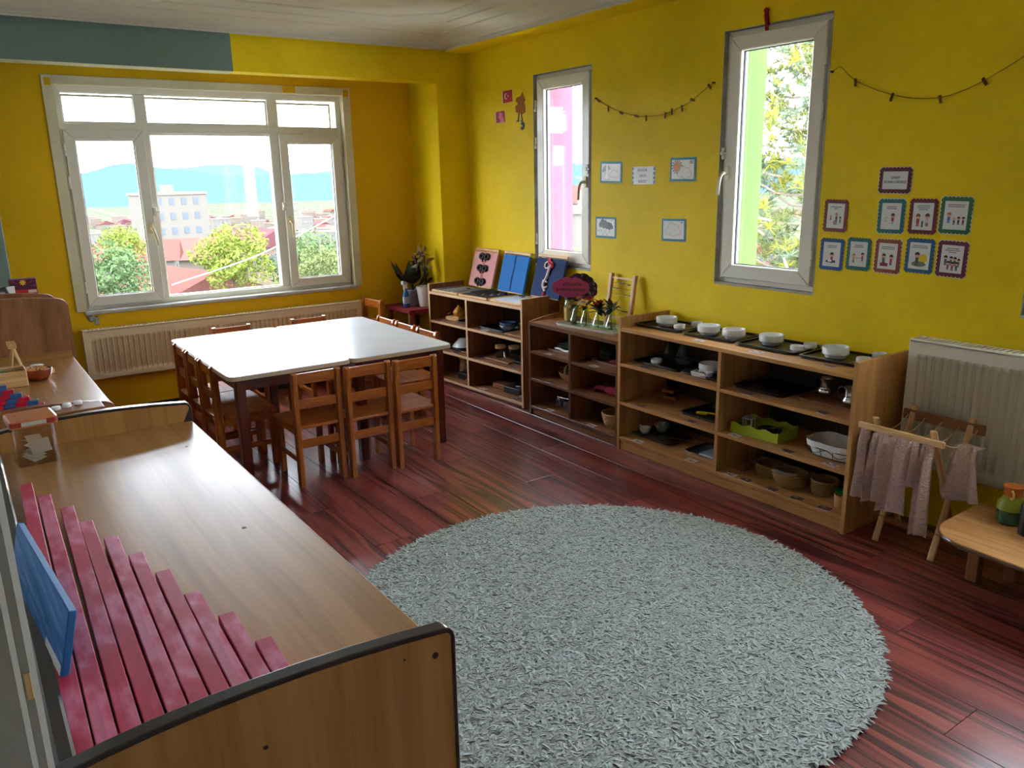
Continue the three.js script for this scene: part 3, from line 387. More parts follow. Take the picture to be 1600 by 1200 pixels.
  for (const [x, i] of [[-3.225, 0], [-3.195, 1], [-3.163, 2]]) solid('round_disc', lathe([[0, 0], [0.011, 0], [0.0125, 0.002], [0.0125, 0.008], [0.0115, 0.0105], [0, 0.011]], 16), M.white, ['left', 'middle', 'right'][i] + ' one of three white round discs lined up behind the curved shelf end', 'disc', [x, 0.9, 2.79 - i * 0.015], 0, 'white round discs');
  solo('stool', bx(-3.3, -3.1, 0, 0.8985, 2.74, 2.83, 0.003), M.walnut, 'narrow brown stool between the two left shelves, white discs on it', 'stool');
  const pk = thing('flashcard_box', 'purple and red picture card box standing upright', 'box', [-3.158, yT + 0.001, 1.2], -0.03); part('carton', bx(-0.053, 0.053, 0, 0.315, -0.03, 0.03, 0.001), std(0x5a1540, 0.5), pk);
  part('front_print', move(new THREE.PlaneGeometry(0.104, 0.31), 0, 0.157, 0.0304), canvasMat(256, 768, (c, W, H) => { c.fillStyle = '#571238'; c.fillRect(0, 0, W, H); c.save(); c.translate(128, 70); for (let i = 0; i < 24; i++) { c.rotate(Math.PI / 12); c.fillStyle = i % 2 ? '#7d2a4a' : '#3f0e2c'; c.beginPath(); c.moveTo(0, 0); c.lineTo(-9, 120); c.lineTo(9, 120); c.fill(); } c.restore(); c.fillStyle = '#e8b53a'; c.beginPath(); for (let i = 0; i < 16; i++) { const a = i * Math.PI / 8, q = i % 2 ? 22 : 38; c.lineTo(128 + Math.cos(a) * q, 30 + Math.sin(a) * q); } c.fill(); c.fillStyle = '#c9262e'; c.fillRect(40, 110, 216, 44); c.fillStyle = '#e6d9c4'; c.fillRect(170, 116, 80, 34); for (let i = 0; i < 7; i++) { c.fillStyle = ['#d8cfc0', '#4a5a6a', '#b8a06a', '#8a2c3a', '#d8cfc0', '#e0c878', '#6a7a70'][i]; c.fillRect(8 + i * 35, 170, 28, 66); } }), pk);
  const bw = thing('book', 'white book with black drawings standing on the far left shelf', 'book', [-3.235, yT + 0.001, 1.26], 0.2); part('cover', bx(-0.04, 0.04, 0, 0.29, -0.008, 0.008, 0.001), canvasMat(128, 256, (c, W, H) => { c.fillStyle = '#e8e6e0'; c.fillRect(0, 0, W, H); c.strokeStyle = '#222'; c.lineWidth = 3; const r = rng(3); for (let i = 0; i < 60; i++) { c.beginPath(); c.arc(r() * W, r() * H, 4 + r() * 12, 0, 5); c.stroke(); } }), bw);
  const rb = thing('book', 'dark book lying in front of the white drawn book', 'book', [-3.26, yT + 0.001, 1.34], 0.1); part('cover', bx(-0.045, 0.045, 0, 0.255, -0.012, 0.012, 0.001), std(0x2a2226, 0.5), rb); part('spine_print', bx(-0.044, 0.04, 0.215, 0.235, 0.0121, 0.0126, 0), std(0xb8b0b0, 0.5), rb);
}
// ---------- round rug ----------
{
  const t = thing('rug', 'round sage green shag rug on the dark red wooden floor', 'rug', [-1.671, 0, 3.472]), R = 0.945;
  part('backing', move(NG(new THREE.CylinderGeometry(R, R, 0.009, 96)), 0, 0.005, 0), M.rugBase, t);
  const g = (() => { const pos = [], nor = [], H = [[0, 0.0045], [0.009, 0.005], [0.016, 0.0032], [0.02, 0.0008]]; const P = (i, k) => { const a = k * 2.0944, y = H[i][0], b = 0.9 * y * y / 0.02; return [Math.cos(a) * H[i][1] + b, y, Math.sin(a) * H[i][1]]; };
    const q = []; for (let i = 0; i < 3; i++) for (let k = 0; k < 3; k++) q.push(...P(i, k), ...P(i + 1, k), ...P(i + 1, (k + 1) % 3), ...P(i, k), ...P(i + 1, (k + 1) % 3), ...P(i, (k + 1) % 3));
    const b = new THREE.BufferGeometry(); b.setAttribute('position', new THREE.Float32BufferAttribute(q, 3)); b.computeVertexNormals(); return b; })();
  const N = 80000, im = new THREE.InstancedMesh(g, std(0xffffff, 0.95), N), r = rng(77), m = new THREE.Matrix4(), q = new THREE.Quaternion(), c = new THREE.Color();
  for (let i = 0; i < N; i++) {
    const a = i * 2.399963, d = (R - 0.004) * Math.sqrt((i + 0.5) / N), x = Math.cos(a) * d + (r() - 0.5) * 0.006, z = Math.sin(a) * d + (r() - 0.5) * 0.006, f = fbm(x * 0.25 + 0.5, z * 0.25 + 0.5, 12, 12, 41, 4);
    q.setFromEuler(new THREE.Euler((r() - 0.5) * 0.9, (f - 0.5) * 5 + (r() - 0.5) * 6, -0.25 - r() * 0.5, 'YXZ')); const s = 0.8 + r() * 0.45; m.compose(v3(x, 0.006, z), q, v3(s * 1.1, s * (0.95 + 0.12 * f), s * 1.1)); im.setMatrixAt(i, m);
    const k = 0.82 + r() * 0.3; im.setColorAt(i, c.setRGB(0.5 * k, 0.555 * k, 0.53 * k));
  }
  im.name = 'pile'; im.userData.kind = 'stuff'; t.add(shade(im));
}
// ---------- things on the wall ----------
const wallPos = (z, y, n = 0) => [-n, y, z];     // right wall: local x = world z, local z = into the room
function scallop(w, h, n, m, r, grow = 0) { const s = new THREE.Shape(), pts = []; const side = (ax, ay, bx2, by2, k) => { for (let i = 0; i < k; i++) for (let j = 0; j < 8; j++) { const t = (i + j / 8) / k, o = r * Math.abs(Math.sin(j / 8 * Math.PI)) + grow, L = Math.hypot(bx2 - ax, by2 - ay), nx = (by2 - ay) / L, ny = -(bx2 - ax) / L; pts.push([ax + (bx2 - ax) * t + nx * o, ay + (by2 - ay) * t + ny * o]); } }; side(-w / 2, -h / 2, w / 2, -h / 2, n); side(w / 2, -h / 2, w / 2, h / 2, m); side(w / 2, h / 2, -w / 2, h / 2, n); side(-w / 2, h / 2, -w / 2, -h / 2, m); return poly(pts); }
const kid = (c, x, y, s, shirt, hair, legs = '#2b3a55') => { c.fillStyle = shirt; c.fillRect(x - 9 * s, y, 18 * s, 26 * s); c.fillStyle = legs; c.fillRect(x - 8 * s, y + 26 * s, 7 * s, 20 * s); c.fillRect(x + 1 * s, y + 26 * s, 7 * s, 20 * s); c.fillStyle = '#e2a987'; c.beginPath(); c.arc(x, y - 12 * s, 14 * s, 0, 7); c.fill(); c.fillStyle = hair; c.beginPath(); c.arc(x, y - 16 * s, 14 * s, Math.PI, 0); c.fill(); c.fillRect(x - 14 * s, y - 18 * s, 28 * s, 5 * s); };
const dashes = (c, rows, y = 34) => { c.fillStyle = '#1b1b1b'; rows.forEach((w, i) => { const n = Math.max(2, Math.round(w / 9)); for (let k = 0; k < n; k++) { const q = (hash(k, i + rows[0], 5) * 5); c.fillRect(100 - w / 2 + k * w / n, y + i * 17 - q * 0.4, w / n - 2 - q * 0.5, 7 + q * 0.5); } }); };
const posters = [
  ['title', 3.4695, 1.4975, 0.15, 0.112, 0x551224, 0.01, 'dark red scalloped sign reading SINIF KURALLARIMIZ above the picture cards', (c) => { c.fillStyle = '#151515'; c.font = 'bold italic 27px sans-serif'; c.textAlign = 'center'; c.fillText('SINIF', 100, 58); c.fillText('KURALLARIMIZ', 100, 92, 180); }],
  ['a', 3.196, 1.339, 0.125, 0.15, 0x7a3826, 0.02, 'brown scalloped rule card with figures round a table, alone beside the window', (c) => { dashes(c, [130, 40]); c.fillStyle = '#9a9a9a'; c.fillRect(80, 175, 45, 45); kid(c, 45, 150, 0.9, '#b3242c', '#c98a50', '#ddd'); kid(c, 112, 132, 1.15, '#223036', '#c07c3c', '#222'); kid(c, 158, 160, 0.9, '#3c5a2e', '#1c1512'); }],
  ['b', 3.467, 1.345, 0.126, 0.15, 0x1f6a68, 0, 'teal scalloped rule card with one child in a red shirt, upper row', (c) => { dashes(c, [90, 100]); c.strokeStyle = '#999'; c.lineWidth = 4; c.beginPath(); c.arc(58, 158, 20, 1, 5.6); c.stroke(); kid(c, 120, 140, 1.35, '#b3242c', '#2a1a14', '#8fb4cf'); }],
  ['c', 3.609, 1.348, 0.125, 0.15, 0x6a1428, 0, 'dark red scalloped rule card with two big-headed children, upper row', (c) => { dashes(c, [130, 120, 90], 26); kid(c, 55, 150, 1.6, '#a8262c', '#8a3a22', '#b3242c'); kid(c, 145, 146, 1.6, '#c8c4c0', '#4a2218', '#8a2a2a'); c.fillStyle = '#2a3a2c'; c.fillRect(92, 170, 16, 60); }],
  ['d', 3.745, 1.356, 0.132, 0.152, 0x2d6a38, 0.015, 'green scalloped rule card with four figures in a row, upper right', (c) => { dashes(c, [150, 140], 30); kid(c, 45, 140, 1.3, '#2f62a0', '#b8622c', '#2f62a0'); kid(c, 92, 172, 0.9, '#333', '#d8a060', '#b3242c'); kid(c, 130, 166, 0.95, '#1d3a2c', '#1c1512'); kid(c, 170, 166, 0.95, '#6a2a3a', '#1c1512'); }],
  ['e', 3.191, 1.161, 0.126, 0.15, 0x12508a, 0.01, 'blue scalloped rule card with a seated reading child, lower row beside the window', (c) => { dashes(c, [120, 100]); c.fillStyle = '#26303a'; c.fillRect(40, 190, 110, 24); kid(c, 105, 150, 1.5, '#b01e2e', '#2a1412'); c.fillStyle = '#fff'; c.fillRect(60, 184, 44, 22); }],
  ['f', 3.328, 1.171, 0.122, 0.149, 0x1d6560, 0.01, 'teal scalloped rule card with two children facing each other, lower row', (c) => { dashes(c, [100, 110]); kid(c, 48, 160, 1.25, '#c9a070', '#b8763a', '#222'); c.strokeStyle = '#555'; c.lineWidth = 4; c.beginPath(); c.moveTo(70, 170); c.lineTo(140, 165); c.stroke(); kid(c, 150, 145, 1.2, '#b3242c', '#2a1a12', '#3a5a8a'); }],
  ['g', 3.4685, 1.171, 0.124, 0.151, 0x8a3a20, 0.015, 'rust brown scalloped rule card with two dark-haired children at a table, lower row', (c) => { dashes(c, [140, 140]); kid(c, 62, 145, 1.4, '#5a6a62', '#1a1412'); kid(c, 142, 150, 1.4, '#b0303c', '#1a1412'); c.fillStyle = '#8a1c38'; c.fillRect(26, 196, 84, 32); }],
  ['h', 3.612, 1.182, 0.127, 0.15, 0x14587e, 0.015, 'blue scalloped rule card with a yellow disc behind a seated figure, lower row', (c) => { dashes(c, [140, 150], 28); c.fillStyle = '#e2c81a'; c.beginPath(); c.arc(138, 150, 42, 0, 7); c.fill(); c.fillStyle = '#77715e'; c.beginPath(); c.ellipse(100, 206, 70, 26, 0, 0, 7); c.fill(); kid(c, 80, 142, 1.7, '#2e5a2c', '#14241a', '#2e5a2c'); }],
  ['i', 3.75, 1.178, 0.128, 0.151, 0x60142c, 0.02, 'dark red scalloped rule card with a crowd of children, bottom right corner', (c) => { dashes(c, [110, 140, 70], 28); for (const [x, y, s] of [[45, 132, 1.2], [95, 134, 1.1], [130, 138, 1.1], [165, 148, 1], [72, 178, 1.1], [112, 184, 1.1], [150, 182, 1.1]]) kid(c, x, y, s, ['#a33a2a', '#2d5a8a', '#38553a', '#7a4a2a'][Math.round(x) % 4], '#1c1310', '#3a3f55'); }],
];
for (const [k, z, y, w, h, col, tilt, label, draw] of posters) {
  const t = thing('rule_card', label, 'poster', wallPos(z, y, 0.001), -Math.PI / 2, 'scalloped rule cards on the yellow wall'), n = k === 'title' ? 8 : 7, m = k === 'title' ? 6 : 8, b = 0.0105; t.rotation.set(0, -Math.PI / 2, 0); t.rotateZ(-tilt);
  if (['title', 'b', 'd', 'i', 'g'].includes(k)) part('backing', extrude(scallop(w - 0.014, h - 0.014, n, m, 0.004, 0.0055), 0.0008), M.paper, t, 'white paper edge');
  part('border', move(extrude(scallop(w - 0.016, h - 0.016, n, m, 0.0048, 0.003), 0.0012), 0, 0, 0.0008), std(col, 0.55), t);
  const px = k === 'title' ? 140 : 256; part('sheet', move(new THREE.PlaneGeometry(w - 2 * b - 0.016, h - 2 * b - 0.016), 0, 0, 0.0024), canvasMat(200, px, (c, W, H) => { c.fillStyle = '#dcdcd8'; c.fillRect(0, 0, W, H); draw(c); }, 0.35), t);
}
const cloud = (c, x, y, s, fill, line = '#555') => { const pts = [[-34, 10, 20], [-12, -12, 24], [18, -6, 22], [38, 12, 17], [4, 16, 22]]; c.fillStyle = line; for (const [a, b, r] of pts) { c.beginPath(); c.arc(x + a * s, y + b * s, r * s + 2.5, 0, 7); c.fill(); } c.fillStyle = fill; for (const [a, b, r] of pts) { c.beginPath(); c.arc(x + a * s, y + b * s, r * s, 0, 7); c.fill(); } };
for (const [z, y, w, h, tilt, kind, label] of [
  [1.635, 1.556, 0.196, 0.128, 0.02, 0, 'teal-bordered weather card with two white clouds, nearest the small window handle'],
  [2.228, 1.564, 0.192, 0.129, 0.005, 1, 'teal-bordered weather card with an orange sun behind a cloud'],
  [1.591, 1.222, 0.192, 0.13, -0.005, 2, 'teal-bordered weather card with dark rain clouds and drops'],
  [2.172, 1.231, 0.186, 0.127, -0.02, 3, 'teal-bordered weather card with one pale outlined cloud'],
  [1.919, 1.535, 0.192, 0.101, 0, 4, 'white card reading BUGÜN HAVA NASIL with teal ornaments at its sides'],
]) {
  const t = thing('weather_card', label, 'card', wallPos(z, y, 0.001), -Math.PI / 2, 'weather cards on the yellow wall'); t.rotateZ(-tilt);
  part('card', extrude(rrect(-w / 2, -h / 2, w / 2, h / 2, 0.006), 0.0014), kind === 4 ? M.paper : std(0x117689, 0.45), t);
  part('print', move(new THREE.PlaneGeometry(kind === 4 ? w - 0.002 : w - 0.026, kind === 4 ? h - 0.002 : h - 0.026), 0, 0, 0.0019), canvasMat(256, kind === 4 ? 136 : 170, (c, W, H) => {
    c.fillStyle = '#e3e1da'; c.fillRect(0, 0, W, H);
    if (kind === 4) { c.fillStyle = '#151515'; c.font = 'bold 30px sans-serif'; c.textAlign = 'center'; c.fillText('BUGÜN', 115, 36); c.fillText('HAVA', 122, 80); c.fillText('NASIL?', 120, 124); c.fillStyle = '#0f5f78'; for (const x of [6, 250]) for (let i = 0; i < 4; i++) { c.beginPath(); c.ellipse(x, 16 + i * 35, 13, 15, 0.5, 0, 7); c.fill(); } }
    else if (kind === 0) { c.fillStyle = '#8e8e88'; c.beginPath(); c.arc(70, 70, 58, Math.PI * 0.9, Math.PI * 1.9); c.fill(); cloud(c, 180, 98, 1.1, '#e0dfda'); cloud(c, 70, 128, 0.9, '#e4e2dc', '#6a5a70'); c.fillStyle = '#f2f2ee'; c.fillRect(60, 0, 26, 150); }
    else if (kind === 1) { c.save(); c.translate(62, 62); c.fillStyle = '#8a3a12'; for (let i = 0; i < 14; i++) { c.rotate(Math.PI / 7); c.fillRect(-5, 34, 10, 30); } c.fillStyle = '#d97f1c'; c.beginPath(); c.arc(0, 0, 36, 0, 7); c.fill(); c.restore(); cloud(c, 150, 112, 1.5, '#dcdad4'); c.fillStyle = '#444'; c.fillRect(205, 8, 40, 5); c.fillRect(205, 18, 40, 5); c.fillRect(205, 28, 40, 5); }
    else if (kind === 2) { cloud(c, 180, 66, 1.0, '#3a3840', '#222'); cloud(c, 100, 46, 1.2, '#4a4850', '#222'); c.strokeStyle = '#777'; c.lineWidth = 3; for (const [x, y] of [[70, 120], [120, 128], [185, 126], [95, 152], [150, 154]]) { c.beginPath(); c.arc(x, y, 7, 0, 7); c.stroke(); } c.fillStyle = '#444'; c.fillRect(205, 8, 36, 5); c.fillRect(14, 118, 30, 4); }
    else { cloud(c, 125, 80, 1.7, '#dedcd6', '#777'); c.fillStyle = '#444'; c.fillRect(214, 10, 28, 7); }
  }, 0.3), t);
}
for (const [z, y, w, h, label, k] of [[0.537, 2.089, 0.126, 0.082, 'small red paper flag with white crescent and star on the yellow wall', 0], [0.442, 1.958, 0.12, 0.078, 'small red paper picture with a pale pink silhouette, below the red flag', 1]]) {
  const t = thing('paper_flag', label, 'flag', wallPos(z, y, 0.001), -Math.PI / 2); t.rotateZ(0.03);
  part('paper', bx(-w / 2, w / 2, -h / 2, h / 2, 0, 0.001, 0), M.paper, t); part('print', move(new THREE.PlaneGeometry(w - 0.008, h - 0.002), 0.004, 0, 0.0016), canvasMat(192, 128, (c, W, H) => { c.fillStyle = k ? '#a8182c' : '#a51526'; c.fillRect(0, 0, W, H); if (!k) { c.fillStyle = '#f0e6e2'; c.beginPath(); c.arc(66, 60, 32, 0, 7); c.fill(); c.fillStyle = '#a51526'; c.beginPath(); c.arc(75, 60, 25, 0, 7); c.fill(); c.fillStyle = '#f0e6e2'; c.beginPath(); for (let i = 0; i < 10; i++) { const a = i * Math.PI / 5 - Math.PI / 2, q = i % 2 ? 6 : 15; c.lineTo(106 + Math.cos(a) * q, 60 + Math.sin(a) * q); } c.fill(); } else { c.fillStyle = '#d8707e'; c.beginPath(); c.ellipse(100, 56, 46, 44, 0.3, 0, 7); c.fill(); c.fillRect(90, 80, 80, 48); } }, 0.5), t);
}
{ // paper puppets and garlands
  const p = thing('paper_puppet', 'brown cut-paper leaf figure with striped legs hanging on the yellow wall', 'decoration', wallPos(0.69, 2.02, 0.002), -Math.PI / 2), blob = (l) => extrude(poly(l), 0.002);
  part('body', blob([[0.03, 0.085], [0.01, 0.06], [-0.04, 0.05], [-0.05, 0.03], [-0.02, 0.01], [-0.055, -0.005], [-0.05, -0.045], [-0.015, -0.05], [0.03, -0.06], [0.06, -0.05], [0.06, -0.01], [0.045, 0.01], [0.06, 0.03], [0.045, 0.055]]), M.brownCard, p);
  for (const x of [-0.012, 0.012]) part('leg', merge(blob([[x - 0.005, -0.05], [x + 0.005, -0.05], [x * 2 + 0.003, -0.1], [x * 2 - 0.007, -0.1]]), blob([[x * 2 - 0.02, -0.1], [x * 2 + 0.008, -0.1], [x * 2 + 0.008, -0.108], [x * 2 - 0.02, -0.108]])), std(0x59606a, 0.7), p, 'grey striped paper leg');
  part('fish', blob([[0.02, -0.108], [0.045, -0.12], [0.05, -0.14], [0.04, -0.16], [0.02, -0.168], [0.0, -0.15], [0.03, -0.14], [0.005, -0.125]]), std(0x24505a, 0.6), p, 'dark teal paper shape');
  const q = thing('red_figure', 'small dark red felt figure hanging above the larger window', 'decoration', wallPos(2.745, 2.255, 0.004), -Math.PI / 2), rr = std(0x8c0f24, 0.9);
  part('head', move(NG(new THREE.SphereGeometry(0.013, 12, 8)), 0, 0.038, 0.008), rr, q); part('body', tube([[0, 0.026, 0.008], [0.002, 0.01, 0.009], [0.008, -0.02, 0.009], [0.01, -0.03, 0.008]], 0.0105, 8), rr, q); for (const s of [-1, 1]) part('leg', tube([[0.01, -0.03, 0.008], [0.006 + s * 0.005, -0.04, 0.008], [0.01 + s * 0.004, -0.052, 0.008]], 0.005, 6), rr, q);
  const garland = (pts, pegs, label) => { const t = thing('string_garland', label, 'garland', wallPos(0, 0, 0.004), -Math.PI / 2); part('string', tube(pts.map(([z, y]) => [z, y, 0.002]), 0.0015, 5, 60), M.rope, t); for (const [z, y, a] of pegs) part('clothespin', move(turn(merge(cbox(0.006, 0.034, 0.004, -0.0035, 0, 0, 0.001), cbox(0.006, 0.034, 0.004, 0.0035, 0, 0.002, 0.001)), 0, 0, a), z, y - 0.004, 0.006), M.peg, t); for (const [z, y] of [pts[0], pts[pts.length - 1]]) part('nail', rod([z, y, -0.004], [z, y, 0.012], 0.005), M.darkMetal, t); };
  garland([[1.499, 1.996], [1.628, 1.934], [1.731, 1.901], [1.846, 1.872], [1.93, 1.863], [2.062, 1.864], [2.121, 1.874], [2.211, 1.897], [2.284, 1.924], [2.401, 1.985], [2.43, 1.997]], [[1.525, 1.985, 1.1], [1.615, 1.932, 0.1], [1.73, 1.9, 1.2], [1.86, 1.873, 1.3], [1.94, 1.858, 0.1], [2.09, 1.862, 0], [2.14, 1.878, 0.1], [2.215, 1.89, 0.1], [2.29, 1.928, 1.3], [2.405, 1.985, 0.8]], 'string garland with small wooden clothespins between the two windows');
  garland([[3.123, 1.976], [3.16, 1.994], [3.2, 1.96], [3.245, 1.926], [3.33, 1.885], [3.423, 1.852], [3.53, 1.828], [3.633, 1.824], [3.71, 1.84], [3.781, 1.866], [3.926, 1.942], [4.01, 2.0]], [[3.245, 1.922, 0.1], [3.423, 1.846, -0.3], [3.633, 1.82, 0.3], [3.8, 1.872, 0.6]], 'long string garland with few clothespins right of the larger window');
}
// ---------- on the light shelf: trays and bowls ----------
const cylBowl = (r, h) => lathe([[0, 0], [r * 0.72, 0], [r * 0.78, 0.004], [r * 0.8, h * 0.2], [r * 0.98, h * 0.38], [r, h * 0.42], [r, h], [r * 0.93, h], [r * 0.92, h * 0.45], [r * 0.72, h * 0.2], [0, h * 0.18]], 40);
function tray(name, label, w, l, pos, ry, mat, lip, divide, group) {   // w across the shelf (x), l along z
  const t = thing(name, label, 'tray', pos, ry, group), sh = (k) => rrect(-w / 2 + k, -l / 2 + k, w / 2 - k, l / 2 - k, 0.03 - k * 0.5), up = (g) => { g.rotateX(-Math.PI / 2); return g; };
  part('base', up(extrude(sh(0.012), 0.004, 0, 6)), mat, t); const rim = sh(0); rim.holes.push(sh(0.012)); part('rim', merge(move(up(extrude((() => { const s = sh(0.008); s.holes.push(sh(0.013)); return s; })(), 0.012, 0, 6)), 0, 0, 0), move(up(extrude(rim, 0.004, 0.0012, 6)), 0, 0.011, 0)), lip, t);
  if (divide !== undefined) part('divider', bx(-w / 2 + 0.014, w / 2 - 0.014, 0.004, 0.007, divide - 0.002, divide + 0.002, 0.0005), std(0x9a9a94, 0.4), t, 'pale dividing line'); return t;
}
const big = (z, x, pos, label, y = 0.721) => solid('white_bowl', cylBowl(0.059, 0.05), M.ceramic, label, 'bowl', [x, y, z], 0, 'large white bowls');
const small = (z, x, label, y = 0.721) => solid('white_cup', cylBowl(0.0315, 0.03), M.ceramic, label, 'cup', [x, y, z], 0, 'small white cups');
{
  const Y = 0.7155, g = 'black trays on the light shelf top';
  tray('serving_tray', 'black tray farthest left on the light shelf top', 0.25, 0.335, [-0.17, Y, 2.335], 0.04, M.tray, M.trayLip, undefined, g);
  tray('serving_tray', 'black tray with two large white bowls, second from the left', 0.25, 0.335, [-0.168, Y, 2.69], 0.04, M.tray, M.trayLip, 0.03, g);
  tray('serving_tray', 'black tray with one large bowl and two cups, third from the left', 0.25, 0.345, [-0.165, Y, 3.05], 0.04, M.tray, M.trayLip, 0.075, g);
  tray('serving_tray', 'black tray against the right side panel of the light shelf', 0.25, 0.345, [-0.162, Y, 3.415], 0.04, M.tray, M.trayLip, 0.06, g);
  big(2.32, -0.187, 0, 'large white bowl on the leftmost black tray'); small(2.455, -0.228, 'small white cup beside the leftmost large bowl'); small(2.463, -0.1, 'small white cup at the back between first and second tray');
  big(2.641, -0.205, 0, 'left one of two large white bowls on the same black tray'); big(2.795, -0.192, 0, 'right one of two large white bowls on the same black tray');
  big(3.008, -0.168, 0, 'large white bowl on the third black tray'); small(3.19, -0.215, 'small white cup at the front of the third black tray'); small(3.195, -0.122, 'small white cup at the back of the third black tray');
  big(3.371, -0.183, 0, 'large white bowl nearest the right side panel'); small(3.528, -0.212, 'small white cup at the front next to the right side panel'); small(3.52, -0.075, 'small white cup at the back next to the right side panel');
}
// photo label cards on the shelf edges
const lblMat = [0, 1, 2, 3].map((s) => canvasMat(64, 48, (c, W, H) => { const r = rng(s + 60); c.fillStyle = ['#d8d6d4', '#2a2430', '#c8c6c8', '#3a2a2c'][s]; c.fillRect(0, 0, W, H); for (let i = 0; i < 9; i++) { c.fillStyle = ['#7a1c24', '#1c1c22', '#8a8c98', '#e4e2e0', '#3a3c58', '#a03848'][i % 6]; c.fillRect(r() * 50, r() * 36, 6 + r() * 18, 4 + r() * 12); } }, 0.3));
function labelCard(z, x, y, where, k, ry = 0) { const t = thing('label_card', `small photo label card ${where}`, 'label card', [x, y, z], ry, 'photo label cards on the shelf edges'); part('card', cbox(0.04, 0.0012, 0.062, 0, 0.0006, 0, 0.0003), M.paper, t); const p = new THREE.PlaneGeometry(0.06, 0.038); p.rotateX(-Math.PI / 2); p.rotateY(-Math.PI / 2); part('photo', move(p, 0, 0.0015, 0), lblMat[k % 4], t); }
[[2.702, -0.345, 0.7155, 'on the light shelf top before the second tray', 0], [3.06, -0.345, 0.7155, 'on the light shelf top before the third tray', 2], [3.44, -0.335, 0.7155, 'on the light shelf top before the last tray', 3],
  [2.346, -0.374, 0.5135, 'under the small white cup, upper left compartment of the light shelf', 1], [2.323, -0.374, 0.2885, 'at left in the middle left compartment of the light shelf', 1], [2.7, -0.374, 0.2885, 'at right in the middle left compartment of the light shelf', 3], [2.308, -0.374, 0.0775, 'before the olive tray at the bottom left of the light shelf', 0], [2.71, -0.374, 0.0775, 'before the silver tray at the bottom of the light shelf', 0],
  [3.05, -0.374, 0.5135, 'at left in the upper right compartment of the light shelf', 1], [3.455, -0.374, 0.5135, 'below the silver jugs in the light shelf', 3], [2.985, -0.374, 0.2885, 'under the yellow green paper box in the light shelf', 0], [3.29, -0.374, 0.2885, 'between paper box and lined basket in the light shelf', 3], [3.515, -0.374, 0.2885, 'before the lined basket in the light shelf', 2], [2.97, -0.374, 0.0775, 'beside the small wooden box at the bottom of the light shelf', 0], [3.07, -0.374, 0.0775, 'before the leftmost wicker basket', 1], [3.22, -0.374, 0.0775, 'before the middle wicker basket', 3], [3.36, -0.374, 0.0775, 'before the rightmost round wicker basket', 1], [3.505, -0.374, 0.0775, 'before the bamboo cup with green foil', 1],
  [1.46, -0.355, 0.4375, 'at the upper left of the brown flower shelf', 2], [1.9, -0.355, 0.4375, 'at the upper right of the brown flower shelf', 0], [1.47, -0.355, 0.2535, 'under the boat-shaped basket on the brown flower shelf', 1], [1.46, -0.355, 0.0625, 'before the wire basket on the brown flower shelf', 0], [1.88, -0.355, 0.0625, 'before the round wicker basket on the brown flower shelf', 0],
].forEach((a, i) => labelCard(a[0], a[1], a[2], a[3], a[4], (hash(i, 3, 9) - 0.5) * 0.35));
for (const [x, y, z, w, k] of [[0.03, 0.4775, 0.17, 'at the upper left of the pillar shelf', 3], [0.035, 0.4775, 0.68, 'at the upper right of the pillar shelf', 0], [0.03, 0.2555, 0.3, 'in the middle left compartment of the pillar shelf', 3], [0.035, 0.2555, 0.63, 'at left in the middle right compartment of the pillar shelf', 1], [0.035, 0.2555, 1.0, 'at right in the middle right compartment of the pillar shelf', 1], [0.035, 0.0365, 0.64, 'at left in the bottom right compartment of the pillar shelf', 2], [0.03, 0.0365, 1.03, 'at right in the bottom right compartment of the pillar shelf', 1]]) labelCard(S3(x, y, z)[2], S3(x, y, z)[0], y, w, k, TH3);
